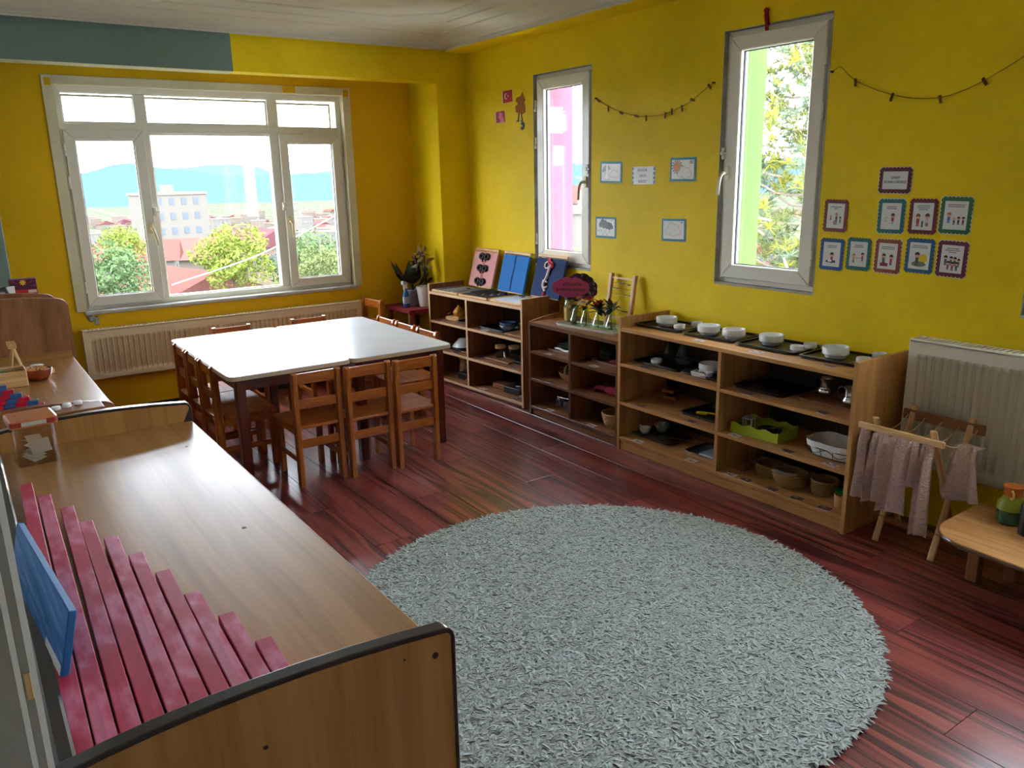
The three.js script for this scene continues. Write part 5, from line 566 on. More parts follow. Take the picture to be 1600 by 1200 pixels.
// ---------- on and in the pillar shelf ----------
{
  const on = (o, x, y, z) => { o.position.set(...S3(x, y, z)); o.rotation.y += TH3; return o; }, Y = 0.7005;
  const lying = (label, x, z, y, w, l, fab, extra) => { const t = thing('dressing_frame', label, 'frame', S3(x, y, z), TH3); for (const s of [-1, 1]) { part('rail', bx(s * w / 2 - 0.008, s * w / 2 + 0.008, 0, 0.014, -l / 2, l / 2, 0.002), M.pale, t); part('rail', bx(-w / 2 + 0.008, w / 2 - 0.008, 0, 0.014, s * l / 2 - 0.008, s * l / 2 + 0.008, 0.002), M.pale, t); } part('fabric', bx(-w / 2 + 0.006, w / 2 - 0.006, 0.011, 0.0165, -l / 2 + 0.004, l / 2 - 0.004, 0.002), fab, t); extra?.(t, w, l); return t; };
  lying('flat dressing frame with grey cloth at the left of the pillar shelf', 0.155, 0.2, Y, 0.27, 0.34, std(0x6a6f72, 0.85), (t) => { for (const z of [-0.04, 0.01, 0.06]) part('strap', bx(-0.12, 0.12, 0.0165, 0.02, z - 0.006, z + 0.006, 0.001), std(0xb8bcbc, 0.7), t); part('buckle', bx(0.03, 0.05, 0.02, 0.026, 0.05, 0.075, 0.002), M.darkMetal, t); });
  lying('flat dressing frame with black cloth and small buckles in the middle of the pillar shelf', 0.155, 0.565, Y, 0.275, 0.34, std(0x15171a, 0.85), (t) => { for (const [x, z] of [[-0.06, 0.12], [0.0, 0.13], [0.07, 0.12], [0.02, 0.05], [-0.09, 0.06]]) part('buckle', merge(cbox(0.022, 0.01, 0.012, x, 0.022, z, 0.003), rod([x - 0.012, 0.02, z], [x + 0.012, 0.032, z + 0.004], 0.003)), x > 0 ? M.black : M.metal, t); part('flap', turn(cbox(0.2, 0.004, 0.1, 0, 0, 0, 0.001), 0.16, 0, 0).translate(0, 0.026, -0.03), std(0x101214, 0.9), t); });
  lying('flat dressing frame with pale grey cloth beside the right side panel of the pillar shelf', 0.155, 0.945, Y, 0.275, 0.33, std(0xb4bcc6, 0.8), (t) => { for (const [x, z] of [[0.05, -0.06], [0.06, 0.0], [0.08, -0.12]]) part('hook', bar([x, 0.018, z], [x + 0.03, 0.022, z + 0.014], 0.006, 0.005), M.black, t); });
  const leaning = (label, z, fab, back, extra, tilt = 0.27, lift = 0) => { const t = thing('dressing_frame', label, 'frame', [-0.105, Y + 0.024 + lift, z], 0, 'fabric dressing frames leaning on the wall'); t.rotation.set(0, -Math.PI / 2, 0); t.rotateX(-tilt); const w = 0.305, h = 0.3;
    part('top_rail', bx(-w / 2 - 0.01, w / 2 + 0.01, h - 0.02, h, -0.009, 0.009, 0.003), M.pale, t); part('bottom_rail', bx(-w / 2, w / 2, 0, 0.016, -0.008, 0.008, 0.002), M.pale, t); for (const s of [-1, 1]) part('side_rail', bx(s * w / 2 - 0.008, s * w / 2 + 0.008, 0.016, h - 0.02, -0.008, 0.008, 0.002), back, t);
    for (const s of [-1, 1]) part('fabric', bx(s > 0 ? 0.001 : -w / 2 - 0.009, s > 0 ? w / 2 + 0.009 : -0.001, 0.004, h - 0.026, -0.0105, 0.0105, 0.004), fab, t); extra(t, w, h); };
  leaning('pink dressing frame with three black bows leaning on the wall', 0.275, std(0xd99a96, 0.85), M.pale, (t) => { const bk = std(0x141013, 0.7); for (const y of [0.235, 0.145, 0.045]) part('bow', merge(...[-1, 1].map((s) => NG(new THREE.TorusGeometry(0.022, 0.011, 8, 18)).scale(1.1, 0.85, 0.8).translate(s * 0.035, y, 0.02)), move(NG(new THREE.SphereGeometry(0.011, 10, 8)), 0, y, 0.022), tube([[0, y, 0.02], [-0.015, y - 0.02, 0.022], [-0.02, y - 0.04, 0.016]], 0.005, 5), tube([[0, y, 0.02], [0.014, y - 0.02, 0.022], [0.022, y - 0.038, 0.016]], 0.005, 5)), bk, t); part('centre_tape', bx(-0.014, 0.014, 0.03, 0.235, 0.0102, 0.0125, 0.0005), std(0xc46a68, 0.8), t); });
  leaning('bright blue dressing frame with a zip down its middle', 0.675, std(0x1670b8, 0.8), M.pale, (t) => { part('zip', merge(bx(-0.004, 0.004, 0.01, 0.272, 0.009, 0.0122, 0.0005), tube([[0.004, 0.27, 0.012], [-0.008, 0.24, 0.014], [0.003, 0.19, 0.0125], [-0.006, 0.12, 0.013], [0, 0.03, 0.0125]], 0.002, 5)), std(0x0c3a66, 0.7), t); });
  leaning('navy dressing frame with red and white ribbons tied down its middle', 1.09, std(0x14305e, 0.85), M.pale, (t) => { const w = std(0xe4dad8, 0.8), r = std(0xb01a24, 0.8); part('ribbon', merge(NG(new THREE.TorusGeometry(0.022, 0.005, 6, 18)).translate(-0.03, 0.225, 0.018), tube([[0.02, 0.25, 0.014], [0.012, 0.2, 0.024], [-0.01, 0.14, 0.016], [-0.02, 0.09, 0.026], [0, 0.05, 0.016]], 0.01, 6)), w, t, 'white ribbon'); part('ribbon', merge(tube([[-0.02, 0.27, 0.014], [0.0, 0.25, 0.026], [0.03, 0.235, 0.02], [0.035, 0.21, 0.016]], 0.011, 6), NG(new THREE.TorusGeometry(0.016, 0.006, 6, 14)).translate(0.016, 0.222, 0.022), tube([[-0.004, 0.035, 0.016], [0, 0.02, 0.02], [0.008, 0.0, 0.016]], 0.01, 6)), r, t, 'red ribbon'); part('ribbon', tube([[0.005, 0.11, 0.016], [-0.025, 0.12, 0.022], [-0.035, 0.09, 0.016], [-0.008, 0.07, 0.024], [0.02, 0.08, 0.014]], 0.007, 6), w, t, 'white ribbon'); }, 0.27, 0.005);
  // compartments, left column
  const so = (n, g, m, l, c, x, y, z, ry = 0) => { const o = solid(n, g, m, l, c, S3(x, y, z), ry + TH3); return o; };
  const Yc = 0.478; so('yellow_jug', lathe([[0, 0], [0.03, 0], [0.048, 0.03], [0.03, 0.055], [0.004, 0.085], [0, 0.088]], 22), std(0xd59a1e, 0.45), 'yellow cone-topped wooden toy at the upper left of the pillar shelf', 'toy', 0.15, Yc + 0.03, 0.19); so('wooden_tray_block', bx(-0.05, 0.05, 0, 0.028, -0.07, 0.07, 0.004), M.pale, 'pale wooden block under the yellow cone-topped toy', 'block', 0.14, Yc, 0.17, 0.2);
  so('pegs_bundle', merge(rod([0, 0.008, -0.06], [0.01, 0.05, 0.02], 0.007), rod([0.02, 0.008, -0.05], [-0.02, 0.04, 0.03], 0.006), rod([-0.02, 0.006, -0.03], [0.03, 0.012, 0.04], 0.007)), std(0xb5552c, 0.6), 'reddish wooden pegs leaning beside the yellow toy', 'pegs', 0.12, Yc, 0.09); so('flower_pot', lathe([[0, 0], [0.028, 0], [0.04, 0.06], [0.043, 0.06], [0.043, 0.072], [0.036, 0.072], [0.026, 0.004], [0, 0.004]], 24), std(0xc08a1c, 0.6), 'ochre flower pot at the back of the upper left compartment', 'pot', 0.25, Yc, 0.22);
  on(tray('serving_tray', 'black tray with white dishes beside the divider of the pillar shelf', 0.2, 0.22, [0, 0, 0], 0, M.tray, M.trayLip), 0.16, Yc, 0.37); so('white_dish', lathe([[0, 0], [0.03, 0], [0.05, 0.015], [0.047, 0.015], [0.028, 0.004], [0, 0.004]], 24), M.ceramic, 'white shallow dish on the small black tray of the pillar shelf', 'dish', 0.15, Yc + 0.006, 0.42); so('white_cup', cylBowl(0.03, 0.028), M.ceramic, 'small white cup stacked on the shallow dish in the pillar shelf', 'cup', 0.16, Yc + 0.012, 0.43); so('dark_cup', lathe([[0, 0], [0.03, 0], [0.034, 0.045], [0.031, 0.045], [0.028, 0.004], [0, 0.004]], 20), M.trayLip, 'dark grey cup at the back of the small black tray', 'cup', 0.22, Yc + 0.006, 0.34);
  on(tray('serving_tray', 'dark tray with a bowl stack in the upper right compartment of the pillar shelf', 0.2, 0.3, [0, 0, 0], 0, M.tray, M.trayLip), 0.15, Yc, 0.72); so('blue_white_bowl', lathe([[0, 0], [0.03, 0], [0.055, 0.02], [0.06, 0.034], [0.056, 0.034], [0.028, 0.004], [0, 0.004]], 28), std(0xb9c6d6, 0.25), 'lower pale bowl of the stack on the dark tray of the pillar shelf', 'bowl', 0.15, Yc + 0.006, 0.8); so('blue_white_bowl', lathe([[0, 0], [0.03, 0], [0.054, 0.016], [0.06, 0.028], [0.056, 0.028], [0.028, 0.004], [0, 0.004]], 28), std(0x4a6a9a, 0.25), 'upper blue bowl of the stack on the dark tray of the pillar shelf', 'bowl', 0.15, Yc + 0.032, 0.8); so('green_strip', bx(-0.03, 0.03, 0, 0.006, -0.06, 0.06, 0.002), std(0x7ab52c, 0.5), 'green strip lying at the back right of the upper compartment', 'strip', 0.22, Yc + 0.05, 0.93); so('dark_box', bx(-0.03, 0.03, 0, 0.05, -0.06, 0.06, 0.003), std(0x22262a, 0.5), 'dark box under the green strip in the pillar shelf', 'box', 0.22, Yc, 0.93); so('white_bowl', cylBowl(0.045, 0.045), M.ceramic, 'white bowl beside the right side panel in the pillar shelf', 'bowl', 0.13, Yc + 0.012, 1.055); so('wooden_tray_board', bx(-0.09, 0.09, 0, 0.011, -0.11, 0.11, 0.003), M.walnut, 'flat wooden board under the white bowl in the pillar shelf', 'board', 0.13, Yc, 1.0);
  const Yd = 0.256; so('white_bowl', lathe([[0, 0.06], [0.03, 0.06], [0.06, 0.03], [0.085, 0], [0.081, 0], [0.056, 0.028], [0.028, 0.056], [0, 0.056]], 30), M.ceramic, 'large white bowl turned upside down in the middle left compartment', 'bowl', 0.17, Yd + 0.016, 0.2); on(tray('serving_tray', 'black tray under the upturned white bowl', 0.22, 0.28, [0, 0, 0], 0, M.tray, M.trayLip), 0.17, Yd, 0.22); so('white_cup', cylBowl(0.03, 0.05), M.ceramic, 'white cup beside the divider behind the upturned bowl', 'cup', 0.2, Yd, 0.45); so('wooden_tray_board', bx(-0.06, 0.06, 0, 0.012, -0.07, 0.07, 0.003), M.walnut, 'flat wooden board before the white cup in the middle left compartment', 'board', 0.11, Yd, 0.41);
  for (const [x, z, l] of [[0.14, 0.72, 'left one of two glass jars with wooden lids in the pillar shelf'], [0.2, 0.8, 'right one of two glass jars with wooden lids in the pillar shelf']]) { const j = thing('lidded_jar', l, 'jar', S3(x, Yd + 0.012, z)); part('glass', lathe([[0, 0], [0.036, 0], [0.038, 0.07], [0.036, 0.07], [0.034, 0.004], [0, 0.004]], 22), M.vessel, j); part('lid', move(NG(new THREE.CylinderGeometry(0.04, 0.04, 0.02, 22)), 0, 0.081, 0), M.pale, j); }
  so('wooden_tray_board', bx(-0.1, 0.1, 0, 0.011, -0.14, 0.14, 0.003), M.walnut, 'flat wooden board under the glass jars in the pillar shelf', 'board', 0.17, Yd, 0.76); so('white_cup', cylBowl(0.038, 0.055), M.ceramic, 'white cup in the middle right compartment of the pillar shelf', 'cup', 0.2, Yd + 0.024, 0.95); so('black_box', bx(-0.06, 0.06, 0, 0.022, -0.07, 0.07, 0.004), M.black, 'flat black box under the white cup of the pillar shelf', 'box', 0.18, Yd, 0.95); so('card_stack', bx(-0.04, 0.04, 0, 0.024, -0.05, 0.05, 0.002), std(0xc7ab8a, 0.7), 'beige card stack beside the right side panel in the pillar shelf', 'cards', 0.14, Yd, 1.075);
  const Ye = 0.037, mort = thing('wooden_mortar', 'pale turned wooden mortar at the bottom left of the pillar shelf', 'mortar', S3(0.19, Ye, 0.2)); part('body', lathe([[0, 0], [0.045, 0], [0.048, 0.02], [0.048, 0.085], [0.04, 0.1], [0.052, 0.125], [0.052, 0.145], [0.044, 0.145], [0.04, 0.12], [0, 0.118]], 28), std(0xc9a06a, 0.5), mort); part('ring', move(NG(new THREE.TorusGeometry(0.0485, 0.002, 6, 28)).rotateX(Math.PI / 2), 0, 0.06, 0), std(0x9a7040, 0.5), mort);
  so('black_box', bx(-0.04, 0.04, 0, 0.05, -0.065, 0.065, 0.004), M.black, 'black box before the wooden mortar', 'box', 0.12, Ye, 0.31); so('white_key', merge(rod([0, 0, 0], [0, 0.02, 0], 0.004), NG(new THREE.TorusGeometry(0.008, 0.003, 6, 14)).translate(0, 0.028, 0)), M.metal, 'small metal ring standing on the black box by the mortar', 'ring', 0.11, Ye + 0.0505, 0.29); const dish = thing('wooden_dish', 'round wooden dish with a ball beside the divider', 'dish', S3(0.1, Ye, 0.425)); part('body', lathe([[0, 0], [0.05, 0], [0.06, 0.018], [0.056, 0.02], [0.046, 0.006], [0, 0.006]], 28), std(0xb98250, 0.5), dish); part('ball', move(NG(new THREE.SphereGeometry(0.02, 14, 10)), 0.02, 0.026, 0.01), std(0x9a6038, 0.5), dish); part('ring', move(NG(new THREE.TorusGeometry(0.02, 0.003, 6, 16)).rotateX(1.4), -0.025, 0.01, 0), M.black, dish); so('brown_cup', lathe([[0, 0], [0.022, 0], [0.028, 0.06], [0.025, 0.06], [0.02, 0.004], [0, 0.004]], 20), std(0x7a4a2c, 0.5), 'brown cup behind the round wooden dish', 'cup', 0.2, Ye, 0.44);
  so('wooden_box', bx(-0.07, 0.07, 0, 0.034, -0.1, 0.1, 0.003), M.walnut, 'wide flat wooden box at the bottom right of the pillar shelf', 'box', 0.19, Ye, 0.74); so('black_box', bx(-0.06, 0.06, 0, 0.045, -0.09, 0.09, 0.004), M.black, 'black box beside the flat wooden box in the pillar shelf', 'box', 0.15, Ye, 0.9); so('metal_clip', merge(rod([0, 0.004, -0.03], [0, 0.012, 0.03], 0.004), rod([0.015, 0.004, -0.02], [0.005, 0.01, 0.03], 0.003)), M.metal, 'metal clip lying on the black box in the pillar shelf', 'clip', 0.14, Ye + 0.045, 0.92); so('picture_book', bx(-0.055, 0.055, 0, 0.016, -0.05, 0.05, 0.002), std(0x9a8a80, 0.5), 'flat picture card set beside the right side panel, bottom of the pillar shelf', 'book', 0.12, Ye, 1.06);
}
// ---------- bay corner: plant stand ----------
{
  const t = thing('plant_stand', 'small table covered with a red patterned cloth in the bay corner', 'table', [-0.43, 0, -0.215]); const cl = canvasMat(128, 128, (c, W, H) => { c.fillStyle = '#8a1826'; c.fillRect(0, 0, W, H); const r = rng(3); for (let i = 0; i < 70; i++) { c.fillStyle = ['#c9353c', '#e0b8b0', '#5a0f18', '#d86a5a'][i % 4]; c.fillRect(r() * W, r() * H, 5 + r() * 10, 3 + r() * 6); } }, 0.7);
  part('top', bx(-0.135, 0.135, 0.53, 0.555, -0.2, 0.19, 0.003), M.walnut, t); part('cloth', merge(bx(-0.142, 0.142, 0.5555, 0.559, -0.207, 0.197, 0.001), bx(-0.144, -0.139, 0.53, 0.558, -0.207, 0.197, 0.001), bx(-0.142, 0.142, 0.522, 0.558, 0.194, 0.199, 0.001)), cl, t); for (const x of [-0.115, 0.115]) for (const z of [-0.18, 0.16]) part('leg', bx(x - 0.016, x + 0.016, 0, 0.53, z - 0.016, z + 0.016, 0.003), M.walnut, t);
  solo('black_bin', merge(lathe([[0, 0], [0.08, 0], [0.09, 0.32], [0.086, 0.32], [0.076, 0.006], [0, 0.006]], 24).translate(-0.43, 0, -0.09)), M.black, 'black bin under the red-covered plant stand', 'bin');
  const s = thing('spray_bottle', 'blue spray bottle with white trigger on the plant stand', 'bottle', [-0.505, 0.559, -0.19], 0.5); part('bottle', lathe([[0, 0], [0.03, 0], [0.033, 0.008], [0.033, 0.09], [0.022, 0.12], [0.014, 0.135], [0.014, 0.15], [0, 0.15]], 24).scale(1, 1, 0.7), phys(0x1c6cb8, 0.15, { clearcoat: 0.5 }), s); part('label', lathe([[0.0335, 0.03], [0.0335, 0.085]], 24).scale(1, 1, 0.7), std(0xb8c8e0, 0.5), s); part('sprayer', merge(move(NG(new THREE.CylinderGeometry(0.015, 0.016, 0.026, 16)), 0, 0.16, 0), bx(-0.05, 0.022, 0.178, 0.21, -0.012, 0.012, 0.008), bx(-0.03, -0.02, 0.14, 0.18, -0.006, 0.006, 0.003), bx(-0.012, 0.012, 0.17, 0.18, -0.01, 0.01, 0.003)), M.white, s, 'white spray head');
  const pl = thing('potted_plant', 'broad-leaved dark green plant in a grey pot on the stand', 'plant', [-0.415, 0.559, -0.24]); part('pot', lathe([[0, 0], [0.048, 0], [0.062, 0.115], [0.066, 0.115], [0.066, 0.13], [0.058, 0.13], [0.056, 0.11], [0, 0.108]], 28), M.grayPot, pl); part('soil', move(NG(new THREE.CylinderGeometry(0.056, 0.056, 0.008, 20)), 0, 0.112, 0), M.soil, pl);
  { const r = rng(12); for (let i = 0; i < 16; i++) { const a = i * 2.4 + r(), ln = 0.1 + r() * 0.07, up = -0.1 + r() * 0.85, d = 0.03 + r() * 0.05, g = leafGeo(ln, ln * 0.8, 0.75); turn(g, Math.PI / 2 - up, 0, 0); g.rotateY(a); const bY = 0.15 + r() * 0.09, st = [Math.sin(a) * d, bY, Math.cos(a) * d]; g.translate(...st); part('leaf', g, i % 3 ? M.leafDark : M.leaf, pl); part('stem', tube([[0, 0.11, 0], [st[0] * 0.4, (0.11 + bY) / 2 + 0.02, st[2] * 0.4], st], 0.002, 4, 5), M.leafDark, pl); } }
  const wp = thing('potted_flower', 'withered tall flower in a white ribbed pot on the stand edge', 'plant', [-0.37, 0.559, -0.13]); part('pot', lathe([[0, 0], [0.044, 0], [0.046, 0.006], [0.062, 0.135], [0.065, 0.135], [0.066, 0.16], [0.06, 0.16], [0.056, 0.13], [0, 0.128]], 32), M.white, wp); part('soil', move(NG(new THREE.CylinderGeometry(0.057, 0.057, 0.006, 20)), 0, 0.133, 0), M.soil, wp); part('stem', tube([[0.01, 0.13, 0], [0.012, 0.22, 0], [0.004, 0.31, 0.004], [0.0, 0.36, 0.004]], 0.0028, 5), M.stem, wp); part('stem', tube([[0.016, 0.13, 0.01], [0.02, 0.2, 0.01], [0.014, 0.3, 0.008]], 0.0022, 5), M.stem, wp);
  { const r = rng(14), dr = [std(0xcbbf94, 0.8), std(0x3a1c22, 0.8), std(0x6a4a20, 0.8), std(0xa88a4a, 0.8)]; for (let i = 0; i < 44; i++) { const g = leafGeo(0.045 + r() * 0.035, 0.05, 0.7); turn(g, r() * 3, r() * 3, r() * 3); part('petal', move(g, (r() - 0.5) * 0.07 - (i % 4 === 1 ? 0.03 : 0), 0.3 + r() * 0.13, (r() - 0.5) * 0.05), dr[i % 4], wp); } for (let i = 0; i < 6; i++) { const g = leafGeo(0.07, 0.03, 0.6); turn(g, 0.6 + r(), 0, 0); g.rotateY(i * 1.1); part('leaf', move(g, 0.012, 0.17 + r() * 0.08, 0), M.leafDark, wp); } }
}
// ---------- right: drying rack, towels, bench ----------
{
  const t = thing('drying_rack', 'small folding wooden drying rack with string lines in front of the radiator', 'rack', [0, 0, 0]), wd = M.pale, X0 = -0.405, X1 = -0.135;
  for (const z of [3.715, 3.955]) { part('leg', bar([-0.345, 0, z + 0.02], [X1 + 0.004, 0.565, z + 0.02], 0.026, 0.012, [0, 0, 1].map((q) => q)), wd, t); part('leg', bar([-0.118, 0, z], [X0 + 0.008, 0.56, z], 0.026, 0.012, [0, 0, 1]), wd, t); }
  part('front_rail', bx(X0 - 0.018, X0 - 0.002, 0.506, 0.532, 3.655, 4.012, 0.003), wd, t); part('back_rail', bx(X1 - 0.012, X1 + 0.002, 0.505, 0.548, 3.692, 4.03, 0.003), M.walnut, t); part('stretcher', bx(-0.312, -0.3, 0.085, 0.108, 3.72, 3.99, 0.002), M.walnut, t);
  for (let i = 0; i < 5; i++) { const z = 3.71 + i * 0.072; part('rope', tube([[X1 - 0.008, 0.525, z + 0.006], [-0.2, 0.492, z + 0.003], [-0.29, 0.482, z], [X0, 0.518, z - 0.008]], 0.0028, 5, 16), std(0xb9a684, 0.9), t); }
  const T = [[3.672, 0.30, 0.06, 'towel hanging against the shelf side, leftmost of the beige towels', 0.5], [3.74, 0.31, 0.056, 'narrow beige towel left of the widest one', 0.1], [3.812, 0.335, 0.075, 'widest beige muslin towel hanging in the middle of the rack', -0.1], [3.882, 0.2, 0.036, 'short beige towel fold right of the widest towel', 0.2], [3.935, 0.39, 0.045, 'longest narrow beige towel reaching the lower rail', 0.1]];
  const towel = (z, len, wd2, label, tilt, k, x = -0.37, xt = -0.29, top = 0.49) => { const nu = 14, nv = 22, P = [], uv = [], idx = [], r = rng(50 + k), ph = r() * 6; for (let j = 0; j <= nv; j++) for (let i = 0; i <= nu; i++) { const u = i / nu, v = j / nv, sp = 0.62 + 0.75 * v, s = (v - 0.12) * len / 0.88, dn = s < 0 ? -s : s, f = 0.02 * Math.sin(u * 9.5 + ph + v * 1.3) * (0.5 + v) + 0.006 * Math.sin(u * 21 + ph * 2); const yy = s < 0 ? top - 0.002 - dn * 0.6 : top + 0.008 * Math.sin(Math.PI * clamp(s / 0.05, 0, 1)) - Math.max(0, s - 0.02); P.push(s < 0 ? xt + dn * 0.5 : x - f - 0.03 * Math.min(1, v * 3) - tilt * 0.05 * v, yy - 0.012 * Math.sin(u * 7 + ph) * v, z + (u - 0.5) * wd2 * sp + tilt * 0.02 * v); uv.push(u * wd2 * 1.6, v * len); } for (let j = 0; j < nv; j++) for (let i = 0; i < nu; i++) { const a = j * (nu + 1) + i; idx.push(a, a + 1, a + nu + 2, a, a + nu + 2, a + nu + 1); }
    const g = new THREE.BufferGeometry(); g.setAttribute('position', new THREE.Float32BufferAttribute(P, 3)); g.setAttribute('uv', new THREE.Float32BufferAttribute(uv, 2)); g.setIndex(idx); g.computeVertexNormals();
    const inner = NG(g.clone()), pp = inner.attributes.position; for (let i = 0; i < pp.count; i++) pp.setX(i, pp.getX(i) + 0.004); solo('towel', merge(g, inner), M.clothTowel, label, 'towel', 'beige muslin towels on the drying rack'); };
  T.forEach(([z, l, w, lb, ti], k) => towel(z, l, w, lb, ti, k)); towel(4.02, 0.235, 0.12, 'beige towel draped over the right end of the rack', -0.3, 7, -0.25, -0.18, 0.475); towel(3.7, 0.2, 0.07, 'short beige towel behind the leftmost front towel', 0, 9, -0.325, -0.27, 0.485);
  // low bench
  const b = thing('low_bench', 'low wooden bench with a rounded corner at the lower right', 'bench', [0, 0, 0]), bs = (g) => { const s = new THREE.Shape(); s.moveTo(-0.2, 4.07 - g); s.lineTo(-0.47, 4.075 - g); s.quadraticCurveTo(-0.625 - g, 4.085 - g, -0.632 - g, 4.24); s.quadraticCurveTo(-0.66 - g, 4.6, -0.65 - g, 5.3); s.lineTo(-0.2, 5.3); s.closePath(); return s; }, slab = (g, t, bev, y) => { const e = extrude(bs(g), t, bev, 12); e.rotateX(Math.PI / 2); return move(e, 0, y, 0); };
  part('top', boxUV(slab(0, 0.018, 0.003, 0.25), 'z'), M.beech, b); part('edge_band', slab(0.003, 0.014, 0.004, 0.2465), M.edgeBrown, b, 'dark rounded edge');
  part('apron', merge(bx(-0.54, -0.52, 0.185, 0.23, 4.16, 5.25, 0.003), bx(-0.52, -0.26, 0.185, 0.23, 4.13, 4.15, 0.003)), M.walnut, b); for (const [x, z] of [[-0.365, 4.155], [-0.53, 5.2], [-0.25, 5.2], [-0.25, 4.24]]) part('leg', bx(x - 0.022, x + 0.022, 0, 0.23, z - 0.022, z + 0.022, 0.003), M.walnut, b);
  const w = thing('water_bottle', 'round green water bottle with an orange cap on the bench', 'bottle', [-0.3, 0.25, 4.225]); part('body', lathe([[0, 0], [0.042, 0], [0.048, 0.008], [0.048, 0.05], [0.046, 0.075], [0.03, 0.1], [0.024, 0.108], [0, 0.108]], 32), phys(0x45705a, 0.25, { transmission: 0.4, thickness: 0.02 }), w); part('upper_body', lathe([[0.0485, 0.055], [0.047, 0.076], [0.031, 0.101], [0.0245, 0.109]], 32), std(0x8f9a2c, 0.35), w, 'yellow-green shoulder'); part('cap', merge(move(NG(new THREE.CylinderGeometry(0.03, 0.032, 0.026, 28)), 0, 0.122, 0), move(NG(new THREE.CylinderGeometry(0.034, 0.034, 0.01, 28)), 0, 0.14, 0)), std(0xc0651c, 0.4), w, 'orange cap'); part('cap_ring', move(turn(NG(new THREE.TorusGeometry(0.016, 0.004, 8, 18)), 0, 0.7, 0), -0.035, 0.118, 0.012), std(0xd0a048, 0.4), w); 
  const sg = [], sp = new THREE.CatmullRomCurve3([[-0.335, 0.37, 4.235], [-0.35, 0.33, 4.22], [-0.4, 0.29, 4.19], [-0.46, 0.268, 4.14], [-0.53, 0.266, 4.095], [-0.575, 0.262, 4.085], [-0.57, 0.258, 4.105], [-0.53, 0.256, 4.12], [-0.47, 0.256, 4.13], [-0.42, 0.262, 4.15]].map((p) => v3(...p))).getPoints(60); for (let i = 0; i + 1 < sp.length; i++) sg.push(bar(sp[i].toArray(), sp[i + 1].clone().add(sp[i + 1].clone().sub(sp[i]).multiplyScalar(0.08)).toArray(), 0.016, 0.0025, [0.2, 1, 0.3], 0)); part('strap', sg, std(0xd89a16, 0.6), w, 'yellow woven strap');
  const db = thing('dark_bottle', 'dark bottle on the bench at the right edge of the picture', 'bottle', [-0.36, 0.25, 4.32]); part('body', lathe([[0, 0], [0.034, 0], [0.037, 0.006], [0.037, 0.11], [0.024, 0.13], [0, 0.13]], 28), std(0x16161a, 0.35), db); part('cap', move(NG(new THREE.CylinderGeometry(0.022, 0.022, 0.024, 20)), 0, 0.142, 0), M.black, db);
}
